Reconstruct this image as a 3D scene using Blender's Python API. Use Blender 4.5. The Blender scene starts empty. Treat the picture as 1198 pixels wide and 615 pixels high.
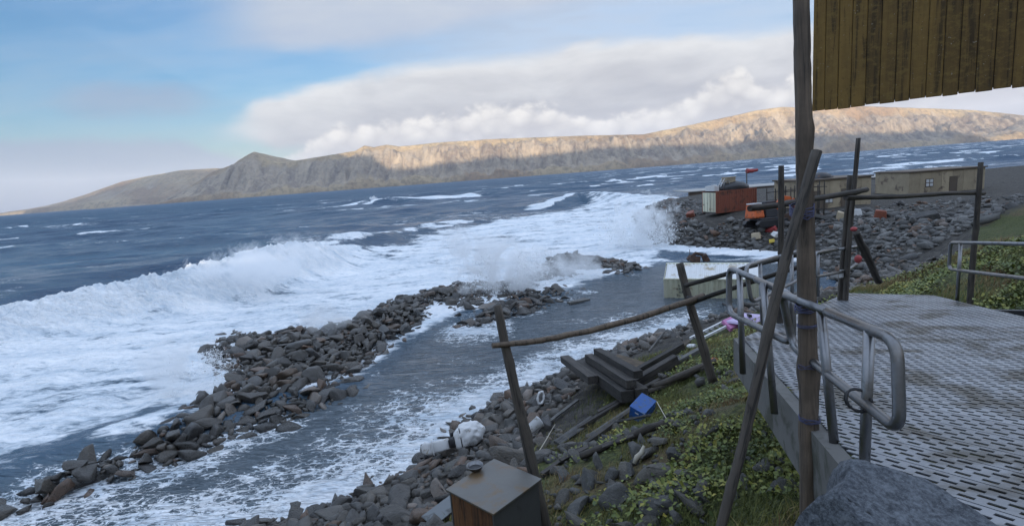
import bpy, bmesh, math, random
import numpy as np
from mathutils import Vector, Matrix, Euler
random.seed(7); RNG = np.random.default_rng(7)
scn = bpy.context.scene
COL = scn.collection
rad = math.radians

# ------------------------------------------------------------------ camera
FPX, CAM_H, PITCH, ROLL = 620.0, 9.0, rad(9.27), rad(4.32)
_f = np.array([0, math.cos(PITCH), -math.sin(PITCH)]); _r0 = np.array([1., 0, 0]); _u0 = np.array([0, math.sin(PITCH), math.cos(PITCH)])
_R = math.cos(ROLL)*_r0 - math.sin(ROLL)*_u0; _U = math.sin(ROLL)*_r0 + math.cos(ROLL)*_u0
CAM = np.array([0, 0, CAM_H])
cam_d = bpy.data.cameras.new('camera'); cam = bpy.data.objects.new('camera', cam_d); COL.objects.link(cam)
cam_d.sensor_width = 36.0; cam_d.lens = 36.0*FPX/1198.0; cam_d.clip_start = 0.05; cam_d.clip_end = 40000
M = Matrix(((_R[0], _U[0], -_f[0]), (_R[1], _U[1], -_f[1]), (_R[2], _U[2], -_f[2]))).to_4x4()
M.translation = Vector(CAM); cam.matrix_world = M
scn.camera = cam

# pixel of the photograph -> world
def ray(x, y): return (_f*FPX + _R*(x-599) + _U*(307.5-y))/FPX
def onz(x, y, z=0.0): v = ray(x, y); return CAM + v*(z-CAM_H)/v[2]
def dep(x, y, t): return CAM + ray(x, y)*t

# ------------------------------------------------------------------ light
EXPO = 1.25
SUN_EL, SUN_AZ = 3.6, -4.0        # the sun is low behind the viewer; azimuth of the light's travel, degrees right of +Y
scn.view_settings.view_transform = 'Standard'; scn.view_settings.look = 'None'
scn.view_settings.exposure = EXPO; scn.view_settings.gamma = 1.0; scn.view_settings.use_curve_mapping = False
sl = bpy.data.lights.new('sun', 'SUN'); sl.energy = 5.0; sl.angle = rad(0.6); sl.color = (1.0, 0.86, 0.68)
so = bpy.data.objects.new('sun', sl); COL.objects.link(so)
_el, _az = rad(SUN_EL), rad(SUN_AZ)
trav = Vector((math.sin(_az)*math.cos(_el), math.cos(_az)*math.cos(_el), -math.sin(_el)))
so.rotation_euler = trav.to_track_quat('-Z', 'Y').to_euler(); so.location = (0, -50, 60)

# ------------------------------------------------------------------ small node language
class S:
    def __init__(s, nt, k): s.nt, s.k = nt, k
    def _m(s, op, *o, clamp=False):
        n = s.nt.nodes.new('ShaderNodeMath'); n.operation = op; n.use_clamp = clamp
        for i, a in enumerate((s,)+o):
            if isinstance(a, S): s.nt.links.new(a.k, n.inputs[i])
            else: n.inputs[i].default_value = a
        return S(s.nt, n.outputs[0])
    def __add__(s, o): return s._m('ADD', o)
    __radd__ = __add__
    def __sub__(s, o): return s._m('SUBTRACT', o)
    def __rsub__(s, o): return s._m('MULTIPLY', -1.0)._m('ADD', o)
    def __mul__(s, o): return s._m('MULTIPLY', o)
    __rmul__ = __mul__
    def __truediv__(s, o): return s._m('DIVIDE', o)
    def clamp(s): return s._m('ADD', 0.0, clamp=True)
    def pw(s, e): return s._m('POWER', e)
    def mx(s, o): return s._m('MAXIMUM', o)
    def mn(s, o): return s._m('MINIMUM', o)
    def absv(s): return s._m('ABSOLUTE')
    def fract(s): return s._m('FRACT')
    def step(s, a, b, lo=0.0, hi=1.0):
        n = s.nt.nodes.new('ShaderNodeMapRange'); n.interpolation_type = 'SMOOTHSTEP'; n.clamp = True
        s.nt.links.new(s.k, n.inputs[0])
        for i, v in ((1, a), (2, b), (3, lo), (4, hi)):
            if isinstance(v, S): s.nt.links.new(v.k, n.inputs[i])
            else: n.inputs[i].default_value = v
        return S(s.nt, n.outputs[0])
    def ramp(s, stops):
        n = s.nt.nodes.new('ShaderNodeValToRGB'); s.nt.links.new(s.k, n.inputs[0]); e = n.color_ramp.elements
        while len(e) < len(stops): e.new(0.5)
        for q, (p, c) in zip(e, stops): q.position = p; q.color = (*c, 1) if len(c) == 3 else c
        return S(s.nt, n.outputs[0])
    def curve(s, pts, lo, hi):
        n = s.nt.nodes.new('ShaderNodeFloatCurve'); c = n.mapping.curves[0]
        v = (s - lo)/(hi-lo)
        s.nt.links.new(v.k, n.inputs[1])
        p = [((x-lo)/(hi-lo), y) for x, y in pts]
        c.points[0].location = p[0]; c.points[1].location = p[-1]
        for q in p[1:-1]: c.points.new(*q)
        n.mapping.update(); n.inputs[0].default_value = 1.0
        return S(s.nt, n.outputs[0])
def mixc(f, a, b, mode='MIX'):
    nt = f.nt; n = nt.nodes.new('ShaderNodeMix'); n.data_type = 'RGBA'; n.blend_type = mode
    nt.links.new(f.k, n.inputs[0])
    for i, v in ((6, a), (7, b)):
        if isinstance(v, S): nt.links.new(v.k, n.inputs[i])
        else: n.inputs[i].default_value = (*v, 1)
    return S(nt, n.outputs[2])
def vec(x, y, z):
    nt = x.nt; n = nt.nodes.new('ShaderNodeCombineXYZ')
    for i, v in enumerate((x, y, z)):
        if isinstance(v, S): nt.links.new(v.k, n.inputs[i])
        else: n.inputs[i].default_value = v
    return S(nt, n.outputs[0])
def sep(v):
    n = v.nt.nodes.new('ShaderNodeSeparateXYZ'); v.nt.links.new(v.k, n.inputs[0]); return [S(v.nt, n.outputs[i]) for i in range(3)]
def coord(nt, which='Object'):
    n = nt.nodes.new('ShaderNodeTexCoord'); return S(nt, n.outputs[which])
def position(nt):
    n = nt.nodes.new('ShaderNodeNewGeometry'); return S(nt, n.outputs['Position'])
def scalev(v, sc, rot=(0, 0, 0), loc=(0, 0, 0)):
    n = v.nt.nodes.new('ShaderNodeMapping'); v.nt.links.new(v.k, n.inputs[0])
    n.inputs['Scale'].default_value = sc; n.inputs['Rotation'].default_value = rot; n.inputs['Location'].default_value = loc
    return S(v.nt, n.outputs[0])
def noise(v, scale, detail=4, rough=0.55, dist=0.0, out=0, ridged=False):
    n = v.nt.nodes.new('ShaderNodeTexNoise'); v.nt.links.new(v.k, n.inputs['Vector'])
    if ridged: n.noise_type = 'RIDGED_MULTIFRACTAL'
    n.inputs['Scale'].default_value = scale; n.inputs['Detail'].default_value = detail
    n.inputs['Roughness'].default_value = rough; n.inputs['Distortion'].default_value = dist
    return S(v.nt, n.outputs[out])
def voro(v, scale, feature='F1', out='Distance', rnd=1.0):
    n = v.nt.nodes.new('ShaderNodeTexVoronoi'); n.feature = feature; v.nt.links.new(v.k, n.inputs['Vector'])
    n.inputs['Scale'].default_value = scale; n.inputs['Randomness'].default_value = rnd
    return S(v.nt, n.outputs[out])
def attr(nt, name):
    n = nt.nodes.new('ShaderNodeAttribute'); n.attribute_name = name; return S(nt, n.outputs['Fac'])
def objrand(nt):
    n = nt.nodes.new('ShaderNodeObjectInfo'); return S(nt, n.outputs['Random'])
MATS = {}
def material(name, fn):
    m = bpy.data.materials.new(name); m.use_nodes = True; nt = m.node_tree
    b = nt.nodes['Principled BSDF']
    def setp(key, v):
        if isinstance(v, S): nt.links.new(v.k, b.inputs[key])
        elif isinstance(v, tuple) and len(v) == 3: b.inputs[key].default_value = (*v, 1)
        else: b.inputs[key].default_value = v
    def bump(h, strength, dist):
        n = nt.nodes.new('ShaderNodeBump'); n.inputs['Strength'].default_value = strength; n.inputs['Distance'].default_value = dist
        nt.links.new(h.k, n.inputs['Height']); nt.links.new(n.outputs[0], b.inputs['Normal'])
    fn(nt, setp, bump); MATS[name] = m
    return m

# ------------------------------------------------------------------ sky
world = bpy.data.worlds.new('World'); scn.world = world; world.use_nodes = True
def build_sky():
    nt = world.node_tree; nt.nodes.clear()
    out = nt.nodes.new('ShaderNodeOutputWorld')
    sky = nt.nodes.new('ShaderNodeTexSky'); sky.sky_type = 'NISHITA'; sky.sun_disc = False
    sky.sun_elevation = rad(SUN_EL); sky.sun_rotation = rad(180+SUN_AZ)
    sky.altitude = 10; sky.air_density = 1.0; sky.dust_density = 0.25; sky.ozone_density = 3.6
    bg = nt.nodes.new('ShaderNodeBackground'); bg.inputs[1].default_value = 0.12
    nt.links.new(sky.outputs[0], bg.inputs[0])
    D = coord(nt, 'Generated'); x, y, z = sep(D)
    az = x._m('ARCTAN2', y)*57.2958; el = z._m('ARCSINE')*57.2958
    elp = el.mx(0.0)
    # high broken deck seen from below: planar projection, streaks along the wind
    k = (z.mx(0.0) + 0.13)
    pl = vec(x/k, y/k, 0.0)
    n_big = noise(scalev(pl, (0.55, 1.25, 1), (0, 0, rad(-12)), (3.1, 1.7, 0.4)), 1.0, 3, 0.55, 0.5)
    n_fine = noise(scalev(pl, (1, 2.2, 1), (0, 0, rad(-12))), 3.2, 3, 0.6, 0.3)
    deck = n_big*0.75 + n_fine*0.25
    dv = vec(az*0.05, el*0.13, 0.3)
    w1 = noise(dv, 1.1, 4, 0.55, 0.3) - 0.5
    w2 = noise(dv, 4.4, 5, 0.62, 0.3) - 0.5
    veil = (az.step(-22.0, 6.0)*0.72 + el.step(16.0, 24.0)*0.9).mn(0.95)
    hi_m = ((deck - 0.5)*4.5 + 0.40).clamp()*0.28*(1.0-veil) + ((deck - 0.5)*2.0 + 0.95).clamp()*veil
    # long pale streak above
    st_b = az.curve([(-180, .80), (-60, .66), (-23, .655), (-15, .665), (-7, .715), (0, .765), (9, .80), (30, .86), (180, .80)], -180, 180)*20.0
    e0 = el + w1*2.2 + w2*0.9
    st_m = e0.step(st_b - 0.7, st_b + 1.1)*az.step(-29.0, -20.0)*e0.step(st_b + 9.0, st_b + 4.0)
    # middle grey bank
    mid_top = az.curve([(-180, .55), (-60, .30), (-40, .30), (-28, .32), (-26, .355), (-23.7, .43), (-15.7, .52), (-7, .585), (1.7, .59), (10, .615), (19, .58), (28, .55), (60, .60), (180, .55)], -180, 180)*20.0
    mid_bot = az.curve([(-180, .1), (-60, .1), (-30, .30), (-26, .29), (-22, .22), (-16, .18), (0, .1), (40, .1), (180, .1)], -180, 180)*20.0
    e1 = el + w1*2.4 + w2*1.2
    soft = w1.step(-0.15, 0.15, 0.35, 1.2)
    mid_m = e1.step(mid_top + soft, mid_top - soft)*e1.step(mid_bot - 0.9, mid_bot + 0.7)*az.step(-29.5, -23.0)
    # low cumulus bank lying on the far ridge
    cv = vec(az*0.16, el*0.22, 1.3)
    c1 = noise(cv, 1.25, 6, 0.60, 0.4) - 0.5
    c2 = 0.45 - voro(vec(az*0.16 + c1*0.35, el*0.22 + c1*0.35, 0.2), 3.6, 'F1')
    c3 = noise(cv, 7.0, 3, 0.62) - 0.5
    low_top = az.curve([(-180, .5), (-60, .10), (-30, .08), (-23, .22), (-21.4, .30), (-16.2, .50), (-13.7, .53), (-7.6, .54), (-2.3, .57), (5, .56), (10, .46), (15, .46), (20.2, .57), (24, .68), (26.2, .51), (28, .56), (45, .5), (180, .5)], -180, 180)*12.0
    e2 = el - c1*3.4 - c2*0.8 - c3*0.9
    low_m = e2.step(low_top + 0.55, low_top - 0.45)*az.step(-26.0, -20.0)
    rim = (low_top - e2).step(3.6, 0.2)
    # left low violet bank and one small grey patch in the clear part
    lb_t = az.curve([(-180, .3), (-50, .26), (-32, .28), (-28.6, .225), (-25, .17), (-15, .08), (180, .1)], -180, 180)*20.0
    lb = (el + w2*1.3 + w1*1.2).step(lb_t + 0.7, lb_t - 0.5)*az.step(-19.0, -25.0)
    sg = ((el - 8.8 + w2*2.0)*0.8).absv().step(1.5, 0.2)*((az + 33.5 + w1*6.0)*0.2).absv().step(1.5, 0.5)
    bright = noise(vec(az*0.05 + w1*0.3, el*0.15, 0.9), 2.2, 5, 0.6, 0.3)
    col_hi = mixc(el.step(14.0, 34.0), mixc(deck.step(0.42, 0.62), (0.66, 0.76, 0.92), (0.54, 0.60, 0.70)), mixc(deck.step(0.40, 0.64), (1.15, 1.42, 1.90), (0.95, 1.18, 1.55)))
    col_st = mixc((bright*1.6 - 0.3 + (e0 - st_b)*0.08).clamp(), (0.42, 0.50, 0.66), (0.60, 0.64, 0.71))
    col_mid = mixc(((mid_top - e1)/5.5 + (bright-0.5)*1.7).clamp(), (0.80, 0.80, 0.80), (0.42, 0.43, 0.48))
    col_low = mixc((rim*1.0 + c2*1.1 + c1*1.0 + c3*0.7 - 0.15).clamp(), (0.46, 0.46, 0.49), (0.92, 0.89, 0.84))
    col_left = mixc(bright, (0.27, 0.35, 0.52), (0.42, 0.47, 0.58))
    g = 2.0**(-EXPO)
    sh = bg.outputs[0]
    def over(sh, m, c):
        b = nt.nodes.new('ShaderNodeBackground'); b.inputs[1].default_value = g; nt.links.new(c.k, b.inputs[0])
        mx = nt.nodes.new('ShaderNodeMixShader'); nt.links.new(m.k, mx.inputs[0]); nt.links.new(sh, mx.inputs[1]); nt.links.new(b.outputs[0], mx.inputs[2])
        return mx.outputs[0]
    sh = over(sh, hi_m*0.95, col_hi); sh = over(sh, st_m*0.85, col_st); sh = over(sh, sg*0.6, col_left); sh = over(sh, lb*0.8, col_left); sh = over(sh, mid_m*0.95, col_mid); sh = over(sh, low_m*0.97, col_low)
    nt.links.new(sh, out.inputs['Surface'])
build_sky()

# ------------------------------------------------------------------ numpy noise
def _hash(ix, iy, seed):
    h = (ix.astype(np.int64)*374761393 + iy.astype(np.int64)*668265263 + seed*2147483647 + 1013904223) & 0xffffffff
    h = ((h ^ (h >> 13))*1274126177) & 0xffffffff
    h = (h ^ (h >> 16)) & 0xffffffff
    return h/4294967295.0
def vnoise(x, y, seed=0):
    x = np.asarray(x, float); y = np.asarray(y, float)
    ix = np.floor(x); iy = np.floor(y); fx = x-ix; fy = y-iy
    ux = fx*fx*fx*(fx*(fx*6-15)+10); uy = fy*fy*fy*(fy*(fy*6-15)+10)
    a = _hash(ix, iy, seed); b = _hash(ix+1, iy, seed); c = _hash(ix, iy+1, seed); d = _hash(ix+1, iy+1, seed)
    return (a+(b-a)*ux)*(1-uy) + (c+(d-c)*ux)*uy
def fbm(x, y, seed=0, octv=4, gain=0.5, lac=2.03):
    s = 0; a = 1; t = 0
    for i in range(octv):
        s = s + a*vnoise(x, y, seed+i*17); t += a; a *= gain; x = x*lac+3.1; y = y*lac+7.7
    return s/t
def ridged(x, y, seed=0, octv=4):
    s = 0; a = 1; t = 0
    for i in range(octv):
        s = s + a*(1-np.abs(2*vnoise(x, y, seed+i*13)-1)); t += a; a *= 0.5; x = x*2.07+1.3; y = y*2.07+5.1
    return s/t
def sst(x, a, b): t = np.clip((x-a)/(b-a), 0, 1); return t*t*(3-2*t)
def seg_dist(X, Y, poly, closed=False, vals=None):
    """distance to a polyline and the value interpolated along it"""
    best = np.full(X.shape, 1e18); bv = np.zeros(X.shape); n = len(poly)
    for i in range(n if closed else n-1):
        (x0, y0), (x1, y1) = poly[i][:2], poly[(i+1) % n][:2]
        dx, dy = x1-x0, y1-y0; L = dx*dx+dy*dy+1e-12
        t = np.clip(((X-x0)*dx+(Y-y0)*dy)/L, 0, 1)
        d = (X-x0-t*dx)**2+(Y-y0-t*dy)**2
        m = d < best; best = np.where(m, d, best)
        if vals is not None: bv = np.where(m, vals[i]+(vals[(i+1) % n]-vals[i])*t, bv)
    return (np.sqrt(best), bv) if vals is not None else np.sqrt(best)
def inside(X, Y, poly):
    r = np.zeros(X.shape, bool); n = len(poly)
    for i in range(n):
        (x0, y0), (x1, y1) = poly[i][:2], poly[(i+1) % n][:2]
        if y0 == y1: continue
        c = ((y0 > Y) != (y1 > Y)) & (X < (x1-x0)*(Y-y0)/(y1-y0)+x0)
        r ^= c
    return r
def sdist(X, Y, poly):
    d = seg_dist(X, Y, poly, True); return np.where(inside(X, Y, poly), d, -d)
def pxpoly(pts, z=0.0): return [tuple(onz(x, y, z)[:2]) for x, y in pts]

# ------------------------------------------------------------------ mesh helpers
def link(o, parent=None):
    COL.objects.link(o)
    if parent is not None: o.parent = parent
    return o
def mesh_np(name, V, F, mat, parent=None, smooth=True, attrs=None, kind=None):
    me = bpy.data.meshes.new(name); V = np.asarray(V, np.float32); F = np.asarray(F, np.int32)
    me.vertices.add(len(V)); me.vertices.foreach_set('co', V.ravel())
    n = F.shape[1]
    me.loops.add(F.size); me.loops.foreach_set('vertex_index', F.ravel())
    me.polygons.add(len(F)); me.polygons.foreach_set('loop_start', np.arange(0, F.size, n, dtype=np.int32))
    try: me.polygons.foreach_set('loop_total', np.full(len(F), n, np.int32))
    except Exception: pass
    me.update(calc_edges=True)
    if smooth: me.polygons.foreach_set('use_smooth', np.ones(len(F), bool))
    for k, a in (attrs or {}).items():
        at = me.attributes.new(k, 'FLOAT', 'POINT'); at.data.foreach_set('value', np.asarray(a, np.float32))
    me.materials.append(MATS[mat]); me.validate()
    o = bpy.data.objects.new(name, me); link(o, parent)
    if kind: o['kind'] = kind
    return o
def grid_faces(nu, nv):
    i = np.arange(nu-1)[:, None]*nv + np.arange(nv-1)[None, :]
    return np.stack([i, i+1, i+nv+1, i+nv], -1).reshape(-1, 4)
def tag(o, label=None, cat=None, group=None, kind=None):
    if label: o['label'] = label
    if cat: o['category'] = cat
    if group: o['group'] = group
    if kind: o['kind'] = kind
    return o
def thing(name, label, cat, loc=(0, 0, 0), rot=(0, 0, 0), group=None):
    o = bpy.data.objects.new(name, None); COL.objects.link(o); o.empty_display_size = 0.2
    o.location = loc; o.rotation_euler = rot
    return tag(o, label, cat, group)
class MB:
    def __init__(s): s.v = []; s.f = []; s.sm = []
    def add(s, vs, fs, smooth=False):
        n = len(s.v); s.v += [tuple(v) for v in vs]; s.f += [tuple(i+n for i in f) for f in fs]; s.sm += [smooth]*len(fs); return s
    def box(s, c, size, rot=None, taper=1.0, jitter=0.0):
        hx, hy, hz = size[0]/2, size[1]/2, size[2]/2; vs = []
        for sx, sy, sz in ((-1,-1,-1),(1,-1,-1),(1,1,-1),(-1,1,-1),(-1,-1,1),(1,-1,1),(1,1,1),(-1,1,1)):
            k = taper if sz > 0 else 1.0
            p = Vector((sx*hx*k, sy*hy*k, sz*hz))
            if jitter: p += Vector((random.uniform(-jitter, jitter) for _ in range(3)))
            if rot is not None: p = rot @ p
            vs.append(p+Vector(c))
        return s.add(vs, ((0,3,2,1),(4,5,6,7),(0,1,5,4),(1,2,6,5),(2,3,7,6),(3,0,4,7)))
    def bar(s, p0, p1, w, h, up=(0, 0, 1)):
        p0 = Vector(p0); p1 = Vector(p1); d = (p1-p0); L = d.length; z = d.normalized(); u = Vector(up)
        if abs(z.dot(u)) > 0.98: u = Vector((1, 0, 0))
        x = z.cross(u).normalized(); y = x.cross(z).normalized()
        R = Matrix((x, z, y)).transposed()
        return s.box((p0+p1)/2, (w, L, h), R)
    def tube(s, pts, r, n=10, cap=True, radii=None, smooth=True):
        pts = [Vector(p) for p in pts]; m = len(pts); vs = []; fs = []
        t0 = (pts[1]-pts[0]).normalized(); u = Vector((0, 0, 1)) if abs(t0.z) < 0.9 else Vector((1, 0, 0))
        x = t0.cross(u).normalized()
        for i, p in enumerate(pts):
            t = (pts[min(i+1, m-1)]-pts[max(i-1, 0)]).normalized()
            x = (x - t*x.dot(t)).normalized(); y = t.cross(x)
            rr = radii[i] if radii is not None else r
            for k in range(n):
                a = 2*math.pi*k/n; q = rr if not isinstance(rr, (list, tuple)) else rr[k]
                vs.append(p + (x*math.cos(a)+y*math.sin(a))*q)
        for i in range(m-1):
            for k in range(n):
                k2 = (k+1) % n; fs.append((i*n+k, i*n+k2, (i+1)*n+k2, (i+1)*n+k))
        s.add(vs, fs, smooth)
        if cap:
            b = len(s.v)-len(vs)
            s.f += [tuple(b+k for k in reversed(range(n))), tuple(b+(m-1)*n+k for k in range(n))]; s.sm += [False, False]
        return s
    def lathe(s, prof, c=(0, 0, 0), n=16, rot=None):
        vs = []; fs = []
        for r, z in prof:
            for k in range(n):
                a = 2*math.pi*k/n; p = Vector((r*math.cos(a), r*math.sin(a), z))
                if rot is not None: p = rot @ p
                vs.append(p+Vector(c))
        for i in range(len(prof)-1):
            for k in range(n): fs.append((i*n+k, i*n+(k+1) % n, (i+1)*n+(k+1) % n, (i+1)*n+k))
        return s.add(vs, fs, True)
    def mesh(s, name, mat):
        me = bpy.data.meshes.new(name); me.from_pydata(s.v, [], s.f); me.polygons.foreach_set('use_smooth', s.sm)
        me.materials.append(MATS[mat]); me.update(); return me
    def build(s, name, mat, parent=None, bevel=0.0):
        o = bpy.data.objects.new(name, s.mesh(name, mat)); link(o, parent)
        if bevel:
            b = o.modifiers.new('bevel', 'BEVEL'); b.width = bevel; b.segments = 2; b.limit_method = 'ANGLE'
        return o
def pole_mb(p0, p1, r0, r1, seed=0, wob=0.02, n=10, seg=18, knots=4, mb=None):
    """an uneven peeled driftwood pole"""
    rr = random.Random(seed); p0 = Vector(p0); p1 = Vector(p1); L = (p1-p0).length
    d = (p1-p0).normalized(); a = d.cross(Vector((0.3, 0.2, 1))).normalized(); b = d.cross(a)
    ph = [rr.uniform(0, 6.28) for _ in range(6)]
    pts = []; rad_ = []
    kn = [(rr.uniform(0.05, 0.95), rr.randrange(n)) for _ in range(knots)]
    flut = [1+rr.uniform(-.10, .10) for _ in range(n)]
    for i in range(seg+1):
        t = i/seg
        o = a*(wob*(math.sin(t*4.1+ph[0])+.5*math.sin(t*9.7+ph[1]))) + b*(wob*(math.sin(t*3.3+ph[2])+.5*math.sin(t*8.3+ph[3])))
        pts.append(p0+(p1-p0)*t+o)
        r = r0+(r1-r0)*t; row = []
        for k in range(n):
            q = r*flut[k]*(1+rr.uniform(-.05, .05))
            for kt, kk in kn:
                dk = min((k-kk) % n, (kk-k) % n)
                q += r*0.30*math.exp(-((t-kt)*L/(r*1.3))**2)*math.exp(-dk*dk*0.9)
            row.append(q)
        rad_.append(row)
    m = mb or MB(); m.tube(pts, 0, n, True, rad_); return m
def smooth_path(pts, r=0.12, k=5):
    """round the corners of a polyline (bent pipe)"""
    P = [Vector(p) for p in pts]; out = [P[0]]
    for i in range(1, len(P)-1):
        a = (P[i-1]-P[i]); b = (P[i+1]-P[i]); q = min(r, a.length*.49, b.length*.49)
        A = P[i]+a.normalized()*q; B = P[i]+b.normalized()*q
        for j in range(k+1):
            t = j/k; out.append(A*(1-t)**2+P[i]*2*t*(1-t)+B*t*t)
    out.append(P[-1]); return out

# ------------------------------------------------------------------ materials
def simple(name, col, rough=0.6, metal=0.0, var=0.25, scale=8.0, stretch=(1, 1, 1), bumpd=0.003, dirt=None, dirt_amt=0.5, dirt_scale=2.5):
    def fn(nt, setp, bump):
        v = scalev(coord(nt), stretch); n1 = noise(v, scale, 6, 0.6); n2 = noise(v, scale*4.3, 4, 0.6)
        r = objrand(nt)
        f = (n1*0.7+n2*0.3-0.5)*2.0*var + (r-0.5)*var*0.8 + 1.0
        c = mixc((f*0.5).clamp(), tuple(x*0.3 for x in col), tuple(min(1, x*1.7) for x in col))
        if dirt:
            dm = noise(coord(nt), dirt_scale, 6, 0.65, 0.4).step(0.62-dirt_amt*0.25, 0.72-dirt_amt*0.15)
            c = mixc(dm, c, dirt)
        setp('Base Color', c); setp('Roughness', (n2*0.25+rough-0.12).clamp()); setp('Metallic', metal)
        bump(n1+n2*0.5, 0.6, bumpd)
    material(name, fn)
def wood(name, col, dark, along='Z', grain=1.0, moss=0.0):
    st = {'X': (1.2, 22, 22), 'Y': (22, 1.2, 22), 'Z': (22, 22, 1.2)}[along]
    def fn(nt, setp, bump):
        v0 = coord(nt); r = objrand(nt)
        v = scalev(v0, st); n1 = noise(v, grain, 6, 0.65, 0.6); n2 = noise(v0, 5.0, 5, 0.6); n3 = noise(v, grain*3.5, 3, 0.6)
        f = (n1*0.6+n3*0.25+n2*0.35+(r-0.5)*0.25).step(0.38, 0.85)
        c = mixc(f, dark, col)
        cr = n1.step(0.46, 0.40); c = mixc(cr*0.7, c, tuple(x*0.35 for x in dark))
        if moss:
            mm = noise(scalev(v0, (1, 1, 1.6)), 16.0, 6, 0.75).step(0.58-moss*0.12, 0.66); c = mixc(mm*0.55, c, (0.24, 0.155, 0.038)); m2 = noise(v0, 40.0, 4, 0.7).step(0.60, 0.68); c = mixc(m2*0.5, c, (0.07, 0.045, 0.014)); c = mixc(noise(v0, 55.0, 2, 0.6).step(0.70, 0.76)*0.6, c, (0.45, 0.42, 0.34))
        setp('Base Color', c); setp('Roughness', 0.78); bump(n1*0.8+n3*0.6, 0.8, 0.006)
    material(name, fn)
def mk_materials():
    def rock(nt, setp, bump):
        v = coord(nt); t = attr(nt, 'tint'); r = (objrand(nt)+t).fract()
        ov = vec(r*37.0, r*11.0, r*23.0)
        n = nt.nodes.new('ShaderNodeVectorMath'); n.operation = 'ADD'; nt.links.new(v.k, n.inputs[0]); nt.links.new(ov.k, n.inputs[1]); vv = S(nt, n.outputs[0])
        n1 = noise(vv, 1.6, 6, 0.62, 0.3); n2 = noise(vv, 9.0, 5, 0.65); sp = noise(vv, 40.0, 2, 0.5)
        base = r.ramp([(0.0, (0.030, 0.030, 0.032)), (0.18, (0.084, 0.076, 0.066)), (0.36, (0.046, 0.042, 0.038)), (0.55, (0.105, 0.086, 0.064)), (0.70, (0.058, 0.052, 0.046)), (0.82, (0.130, 0.112, 0.090)), (0.90, (0.130, 0.074, 0.040)), (1.0, (0.175, 0.086, 0.042))])
        c = mixc((n1*1.5-0.25).clamp(), mixc(n2.step(0.3, 0.7), tuple([0.030]*3), base), mixc((n1*0+0.25), base, (0.15, 0.14, 0.125)))
        c = mixc(sp.step(0.60, 0.72)*0.22, c, (0.20, 0.19, 0.17))
        wz = (sep(position(nt))[2] + (n1-0.5)*0.5).step(0.75, 0.30)   # wet with sea water near the waterline
        c = mixc(wz*0.34, c, (0.014, 0.013, 0.012)); c = mixc(r.step(0.955, 0.97)*0.5, c, (0.22, 0.21, 0.19))
        setp('Base Color', c); setp('Roughness', (n2*0.45+0.26-wz*0.18).clamp()); bump(n1*0.8+n2*0.45+sp*0.05, 1.0, 0.09)
    material('rock', rock)
    def rubble(nt, setp, bump):
        v = coord(nt); t = attr(nt, 'tint'); r = (objrand(nt)+t).fract()
        n1 = noise(v, 0.9, 6, 0.62, 0.3); n2 = noise(v, 7.0, 5, 0.65)
        base = r.ramp([(0.0, (0.075, 0.072, 0.070)), (0.35, (0.12, 0.115, 0.108)), (0.7, (0.15, 0.145, 0.135)), (0.88, (0.19, 0.18, 0.165)), (0.95, (0.17, 0.105, 0.07)), (1.0, (0.19, 0.10, 0.06))])
        c = mixc((n1*1.4-0.2).clamp(), mixc(n2.step(0.3, 0.7), (0.045, 0.043, 0.041), base), base)
        setp('Base Color', c); setp('Roughness', 0.72); bump(n1+n2*0.4, 0.8, 0.08)
    material('rubble', rubble)
    def lichen_rock(nt, setp, bump):
        v = coord(nt); t = attr(nt, 'tint'); r = (objrand(nt)+t).fract()
        n1 = noise(v, 5.0, 6, 0.62, 0.3); n2 = noise(v, 24.0, 5, 0.65); sp = noise(v, 90.0, 2, 0.5)
        base = r.ramp([(0.0, (0.062, 0.062, 0.060)), (0.4, (0.10, 0.098, 0.092)), (0.75, (0.085, 0.078, 0.068)), (1.0, (0.13, 0.118, 0.10))])
        c = mixc((n1*1.5-0.25).clamp(), mixc(n2.step(0.3, 0.7), (0.035, 0.035, 0.033), base), base)
        c = mixc((n1*0.5+sp*0.6).step(0.60, 0.68)*0.55, c, (0.21, 0.20, 0.17))
        c = mixc(noise(v, 3.2, 4, 0.6, 0.5).step(0.60, 0.70)*0.6, c, (0.055, 0.06, 0.022))
        setp('Base Color', c); setp('Roughness', 0.85); bump(n1+n2*0.45+sp*0.1, 0.9, 0.025)
    material('lichen_rock', lichen_rock)
    def soil(nt, setp, bump):
        p = position(nt); n1 = noise(p, 0.55, 6, 0.6, 0.4); n2 = noise(p, 3.1, 6, 0.65); n3 = noise(p, 14.0, 5, 0.65)
        veg = attr(nt, 'veg')
        bare = mixc(n2.step(0.35, 0.7), (0.030, 0.027, 0.024), (0.085, 0.075, 0.062))
        green = mixc(n3.step(0.35, 0.65), (0.028, 0.036, 0.010), (0.090, 0.100, 0.024))
        dry = mixc(n3.step(0.35, 0.65), (0.055, 0.040, 0.018), (0.13, 0.095, 0.045))
        c = mixc(n1.step(0.50, 0.68), green, dry)
        c = mixc((veg + (n2-0.5)*0.9).step(0.35, 0.60), bare, c)
        setp('Base Color', c); setp('Roughness', 0.95); bump(n2+n3*0.6, 1.0, 0.10)
    material('soil', soil)
    def island(nt, setp, bump):
        p = position(nt); x, y, z = sep(p)
        a1 = noise(scalev(p, (1, 1, 0.6)), 0.0016, 7, 0.62, 0.4); a2 = noise(scalev(p, (1, .3, 0.12)), 0.012, 6, 0.65, 0.5); a3 = noise(p, 0.03, 5, 0.7)
        st = attr(nt, 'steep')
        grass = mixc(a1.step(0.38, 0.62), (0.31, 0.20, 0.11), (0.46, 0.34, 0.19))
        grass = mixc(a3.step(0.45, 0.62)*0.6, grass, (0.16, 0.12, 0.075))
        rockc = mixc((a2*0.6+a3*0.4).step(0.36, 0.64), (0.185, 0.14, 0.105), (0.45, 0.355, 0.245))
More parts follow.
